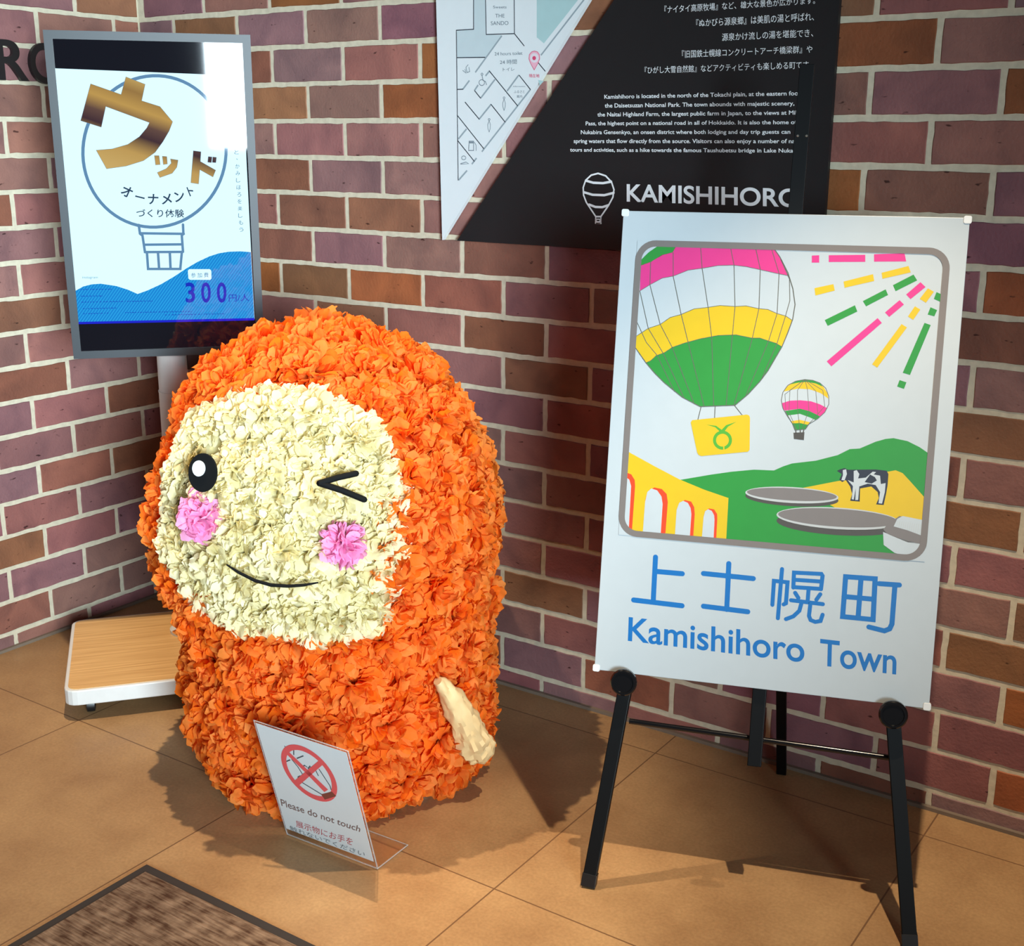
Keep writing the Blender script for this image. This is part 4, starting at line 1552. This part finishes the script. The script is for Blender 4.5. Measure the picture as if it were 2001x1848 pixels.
FACE_PX = [(402, 800), (438, 792), (474, 780), (530, 772), (610, 772), (650, 792), (690, 808), (730, 836), (748, 860), (748, 905), (780, 932), (790, 960), (768, 988), (782, 1028),
           (776, 1080), (756, 1130), (748, 1152), (764, 1200), (730, 1220), (682, 1244), (642, 1248), (602, 1232), (562, 1236), (514, 1232), (466, 1224), (422, 1204), (382, 1180), (366, 1148),
           (358, 1124), (328, 1092), (318, 1076), (326, 1040), (314, 1000), (326, 964), (342, 940), (326, 912), (342, 884), (366, 860), (370, 836), (382, 812)]


def inside(p, poly):
    x, y = p
    c = False
    n = len(poly)
    for i in range(n):
        (x0, y0), (x1, y1) = poly[i], poly[(i + 1) % n]
        if (y0 > y) != (y1 > y) and x < (x1 - x0) * (y - y0) / (y1 - y0) + x0:
            c = not c
    return c


def shrink(poly, k):
    cx, cy = sum(p[0] for p in poly) / len(poly), sum(p[1] for p in poly) / len(poly)
    return [(cx + (x - cx) * k, cy + (y - cy) * k) for x, y in poly]


t_fig = thing('paper_flower_figure', 'large round figure covered in orange tissue paper flowers with a winking cream face', 'figure', (FC.x, FC.y, 0))
ORG = Vector(t_fig.location)
# inner form
DEPTH = 0.054
mb = MB()
rings = [(z, max(0.004, env(z) - DEPTH)) for z, _ in PROF if z < 0.95]
rings = [(0.012, rings[0][1] - 0.02)] + [(z if z < 0.9 else z - 0.03, r) for z, r in rings]
sides = 48
vs_, fs = [], []
for z, r in rings:
    a = axis_at(z)
    for k in range(sides):
        t = 2 * math.pi * k / sides
        vs_.append(Vector((a.x + r * math.cos(t), a.y + r * math.sin(t), z)))
for i in range(len(rings) - 1):
    for k in range(sides):
        p_, q_ = i * sides + k, i * sides + (k + 1) % sides
        fs.append((p_, q_, q_ + sides, p_ + sides))
fs.append(tuple(reversed(range(sides))))
fs.append(tuple(range(len(vs_) - sides, len(vs_))))
mb.add(vs_, fs)
M_FORM = plain('orange_paper_form', (226, 92, 14), 0.8)
part('body', mb, M_FORM, t_fig, smooth=True, deg=60)
mb = MB()
mb.lathe(Vector((FC.x, FC.y, 0.0005)), Z, [(0.252, 0), (0.255, 0.004), (0.255, 0.016), (0.248, 0.018)], 48)
part('base', mb, M_WHITEP, t_fig, smooth=True)


def lattice(spacing, jitter, rg, z_lo=0.055):
    """Staggered rows of anchor points over the form, from the foot to the crown."""
    # arc length along the profile
    s, samples = 0.0, []
    zs = [0.0 + 0.005 * k for k in range(0, 200)]
    last = None
    for z in zs:
        if z < z_lo or z > 0.955:
            continue
        r = max(0.0, env(z) - DEPTH)
        if last:
            s += math.hypot(z - last[0], r - last[1])
        samples.append((s, z, r))
        last = (z, r)
    out = []
    n_rows = max(1, int(round(s / spacing)))
    for i in range(n_rows + 1):
        want = s * i / n_rows
        sm = min(samples, key=lambda q: abs(q[0] - want))
        z, r = sm[1], sm[2]
        n = max(1, int(round(2 * math.pi * max(r, 0.001) / spacing)))
        for k in range(n):
            t = 2 * math.pi * (k + 0.5 * (i % 2) + rg.uniform(-jitter, jitter)) / n
            zz = z + rg.uniform(-jitter, jitter) * spacing * 0.6
            zz = min(max(zz, 0.05), 0.955)
            rr = max(0.0, env(zz) - DEPTH)
            a = axis_at(zz)
            pos = Vector((a.x + rr * math.cos(t), a.y + rr * math.sin(t), zz))
            nr = Vector((math.cos(t), math.sin(t), 0))
            sl = (env(zz + 0.012) - env(zz - 0.012)) / 0.024
            nr = (nr - Z * max(-0.8, sl)).normalized()
            if rr < 0.02:
                nr = Z.copy()
            pos.z -= 0.035 * max(0.0, nr.z)
            pos += nr * rg.uniform(-0.010, 0.012)
            out.append((pos, nr))
    return out


def place_flower(mesh, pos, nr, rg, parent, name='paper_flower', scale=1.0):
    o = bpy.data.objects.new(name, mesh)
    COL.objects.link(o)
    o.parent = parent
    q = nr.to_track_quat('Z', 'Y') @ Quaternion((0, 0, 1), rg.uniform(0, 6.28))
    o.rotation_euler = q.to_euler()
    o.location = Vector(pos) - ORG
    s = scale * rg.uniform(0.9, 1.1)
    o.scale = (s, s, s)
    return o


rg = random.Random(5)
orange = []
for pos, nr in lattice(0.084, 0.20, rg):
    px = project(pos + nr * 0.04)
    facing = nr.dot((CAM - pos).normalized())
    if facing > -0.1 and inside(px, shrink(FACE_PX, 1.03)):
        continue
    orange.append((facing * (1 + 0.2 * pos.z), pos, nr))
orange.sort(key=lambda q: -q[0])
for _, pos, nr in orange[:100]:
    place_flower(rg.choice(OR_MESH), pos, nr, rg, t_fig)
rest = MB()
for _, pos, nr in orange[100:]:
    me = rg.choice(OR_MESH)
    M_ = Matrix.Translation(pos) @ (nr.to_track_quat('Z', 'Y') @ Quaternion((0, 0, 1), rg.uniform(0, 6.28))).to_matrix().to_4x4() @ Matrix.Scale(rg.uniform(0.9, 1.1), 4)
    rest.add([M_ @ v.co for v in me.vertices], [tuple(p.vertices) for p in me.polygons])
o = link('paper_flowers', rest.mesh('paper_flowers', [M_ORANGE], ORG, smooth=True), t_fig)
o['kind'] = 'stuff'
# tuft on the crown
tp = Vector((1.045, -0.44, 0.912))
tuft = flower_geo(77, n=40, radius=0.085, width=0.014, low=60, flat=1.0)
me = tuft.mesh('tuft', [M_ORANGE], smooth=True)
place_flower(me, tp, Vector((-0.45, 0.1, 1)).normalized(), rg, t_fig, 'tuft')

# cream face: its flowers are sub-parts of one shaped face panel
fc_pts = [on_body(x, y, 0.046) for x, y in shrink(FACE_PX, 0.86)]
mid = on_body(556, 1005, 0.044)
mb = MB()
nn_ = len(fc_pts)
ringv = []
for k in range(1, 6):
    for p in fc_pts:
        q = mid.lerp(p, k / 5.0)
        a = axis_at(q.z)
        h = Vector((q.x - a.x, q.y - a.y, 0)).normalized() * (env(q.z) - 0.046)
        ringv.append(Vector((a.x + h.x, a.y + h.y, q.z)))
fs = [(0, 1 + i, 1 + (i + 1) % nn_) for i in range(nn_)]
for k in range(4):
    for i in range(nn_):
        a_i, b_i = 1 + k * nn_ + i, 1 + k * nn_ + (i + 1) % nn_
        fs.append((a_i, a_i + nn_, b_i + nn_, b_i))
mb.add([mid] + ringv, fs)
p_face = part('face', mb, plain('cream_paper_form', (240, 228, 176), 0.8), t_fig, smooth=True, deg=80)
rg2 = random.Random(9)


def inset_points(poly, inset, step):
    """Points spaced along the outline, moved inwards."""
    n = len(poly)
    cx, cy = sum(p[0] for p in poly) / n, sum(p[1] for p in poly) / n
    pts, carry = [], 0.0
    for i in range(n):
        a, b = Vector(poly[i]), Vector(poly[(i + 1) % n])
        L_ = (b - a).length
        d = carry
        while d < L_:
            p = a.lerp(b, d / L_)
            c = Vector((cx, cy)) - p
            pts.append(p + c.normalized() * inset)
            d += step
        carry = d - L_
    return pts


spots = [(p.x, p.y) for p in inset_points(FACE_PX, 33, 56)]
inner = shrink(FACE_PX, 0.80)
row = 0
y = 800
while y < 1240:
    x = 330 + (row % 2) * 26
    while x < 790:
        q = (x + rg2.uniform(-7, 7), y + rg2.uniform(-7, 7))
        if inside(q, inner) and all(math.hypot(q[0] - a, q[1] - b) > 40 for a, b in spots):
            spots.append(q)
        x += 66
    y += 56
    row += 1
for q in spots[:100]:
    p = on_body(q[0], q[1], DEPTH - 0.008 - rg2.uniform(-0.007, 0.009))
    place_flower(rg2.choice(CR_MESH), p, normal_at(p), rg2, p_face, scale=1.06)
# cheeks
for i, (x, y) in enumerate(((395, 1010), (671, 1062))):
    p = on_body(x, y, 0.013)
    place_flower(PK_MESH[i], p, (normal_at(p) + (CAM - p).normalized() * 0.9).normalized(), rg2, t_fig, 'cheek', 1.0)
# eye, wink and mouth
M_FELT = plain('black_felt', (9, 10, 12), 0.8, spec=0.2, noise=0.05)
M_WFELT = plain('white_felt', (222, 226, 230), 0.7)
FACE_N = Vector((0.49, -0.87, 0.0)).normalized()


def disc(mb, plane, cx, cy, rx, ry, th, rot=0):
    n = 40
    pts = []
    c, s = math.cos(math.radians(rot)), math.sin(math.radians(rot))
    for k in range(n):
        t = 2 * math.pi * k / n
        x, y = rx * math.cos(t), ry * math.sin(t)
        pts.append(plane.uv(cx + x * c - y * s, cy + x * s + y * c))
    vs_ = [plane.at(p.x, p.y, 0) for p in pts] + [plane.at(p.x, p.y, th) for p in pts]
    mb.add(vs_, [tuple(range(n, 2 * n)), tuple(reversed(range(n)))] + [(i, (i + 1) % n, n + (i + 1) % n, n + i) for i in range(n)])


pe = on_body(398, 924, -0.016)
ne = (normal_at(pe) + FACE_N * 1.3).normalized()
ee = Z.cross(ne).normalized()
EYE = Plane(pe, ee, ne.cross(ee))
mb = MB()
disc(mb, EYE, 398, 923, 28, 38, 0.005)
p_eye = part('eye', mb, M_FELT, t_fig, bev=0.001)
mb = MB()
disc(mb, Plane(EYE.at(0, 0, 0.0052), EYE.e, EYE.up), 389, 915, 12.5, 15.5, 0.002)
part('eye_highlight', mb, M_WFELT, t_fig, p_eye)


def face_line(pts, radii, lift):
    dense, rad = [], []
    for i in range(len(pts) - 1):
        for k in range(6):
            t = k / 6.0
            dense.append((pts[i][0] + (pts[i + 1][0] - pts[i][0]) * t, pts[i][1] + (pts[i + 1][1] - pts[i][1]) * t))
            rad.append(radii[i] + (radii[i + 1] - radii[i]) * t)
    dense.append(pts[-1])
    rad.append(radii[-1])
    return [on_body(x, y, lift) for x, y in dense], rad


mb = MB()
for pts in ([(624, 944), (660, 933), (696, 925)], [(624, 944), (668, 958), (712, 976)]):
    q, r = face_line(pts, [0.0058] * 3, -0.017)
    mb.tube(q, r, 12)
    mb.lathe(q[0] - Z * 0.0056, Z, [(0.0005, 0), (0.004, 0.0016), (0.0056, 0.0056), (0.004, 0.0096), (0.0005, 0.0112)], 12)
    mb.lathe(q[-1] - Z * 0.0056, Z, [(0.0005, 0), (0.004, 0.0016), (0.0056, 0.0056), (0.004, 0.0096), (0.0005, 0.0112)], 12)
part('winking_eye', mb, M_FELT, t_fig, smooth=True)
mb = MB()
q, r = face_line([(443, 1103), (466, 1118), (498, 1134), (530, 1143), (562, 1145), (594, 1143), (622, 1138)], [0.0015, 0.0028, 0.0032, 0.0034, 0.0032, 0.0028, 0.0014], -0.013)
mb.tube(q, r, 10)
part('mouth', mb, M_FELT, t_fig, smooth=True)
# crumpled paper arm
ax_px = [(853, 1328), (864, 1342), (880, 1366), (898, 1404), (910, 1432), (918, 1452), (925, 1464), (929, 1472)]
ax_r = [0.010, 0.017, 0.024, 0.030, 0.035, 0.036, 0.030, 0.012]
pts = []
for (x, y), rr in zip(ax_px, ax_r):
    p = on_body(x, y, 0.004)
    pts.append(p + normal_at(p) * rr * 0.4)
mb = MB()
fine, fr_ = [], []
for i in range(len(pts) - 1):
    for k in range(5):
        fine.append(pts[i].lerp(pts[i + 1], k / 5))
        fr_.append(ax_r[i] + (ax_r[i + 1] - ax_r[i]) * k / 5)
fine.append(pts[-1])
fr_.append(ax_r[-1])
mb.tube(fine, fr_, 28)
ra = random.Random(2)
ph = [(ra.uniform(-150, 150), ra.uniform(-150, 150), ra.uniform(-150, 150), ra.uniform(0, 6)) for _ in range(9)]
mb.v = [tuple(Vector(v) + (Vector(v) - min(fine, key=lambda f: (f - Vector(v)).length)) * sum(abs(math.sin(v[0] * a + v[1] * b + v[2] * c + d)) - 0.6 for a, b, c, d in ph) * 0.11) for v in mb.v]
part('arm', mb, plain('crumpled_tan_paper', (222, 190, 138), 0.6, noise=0.06, scale=30, bump=0.5), t_fig, smooth=True, deg=30)
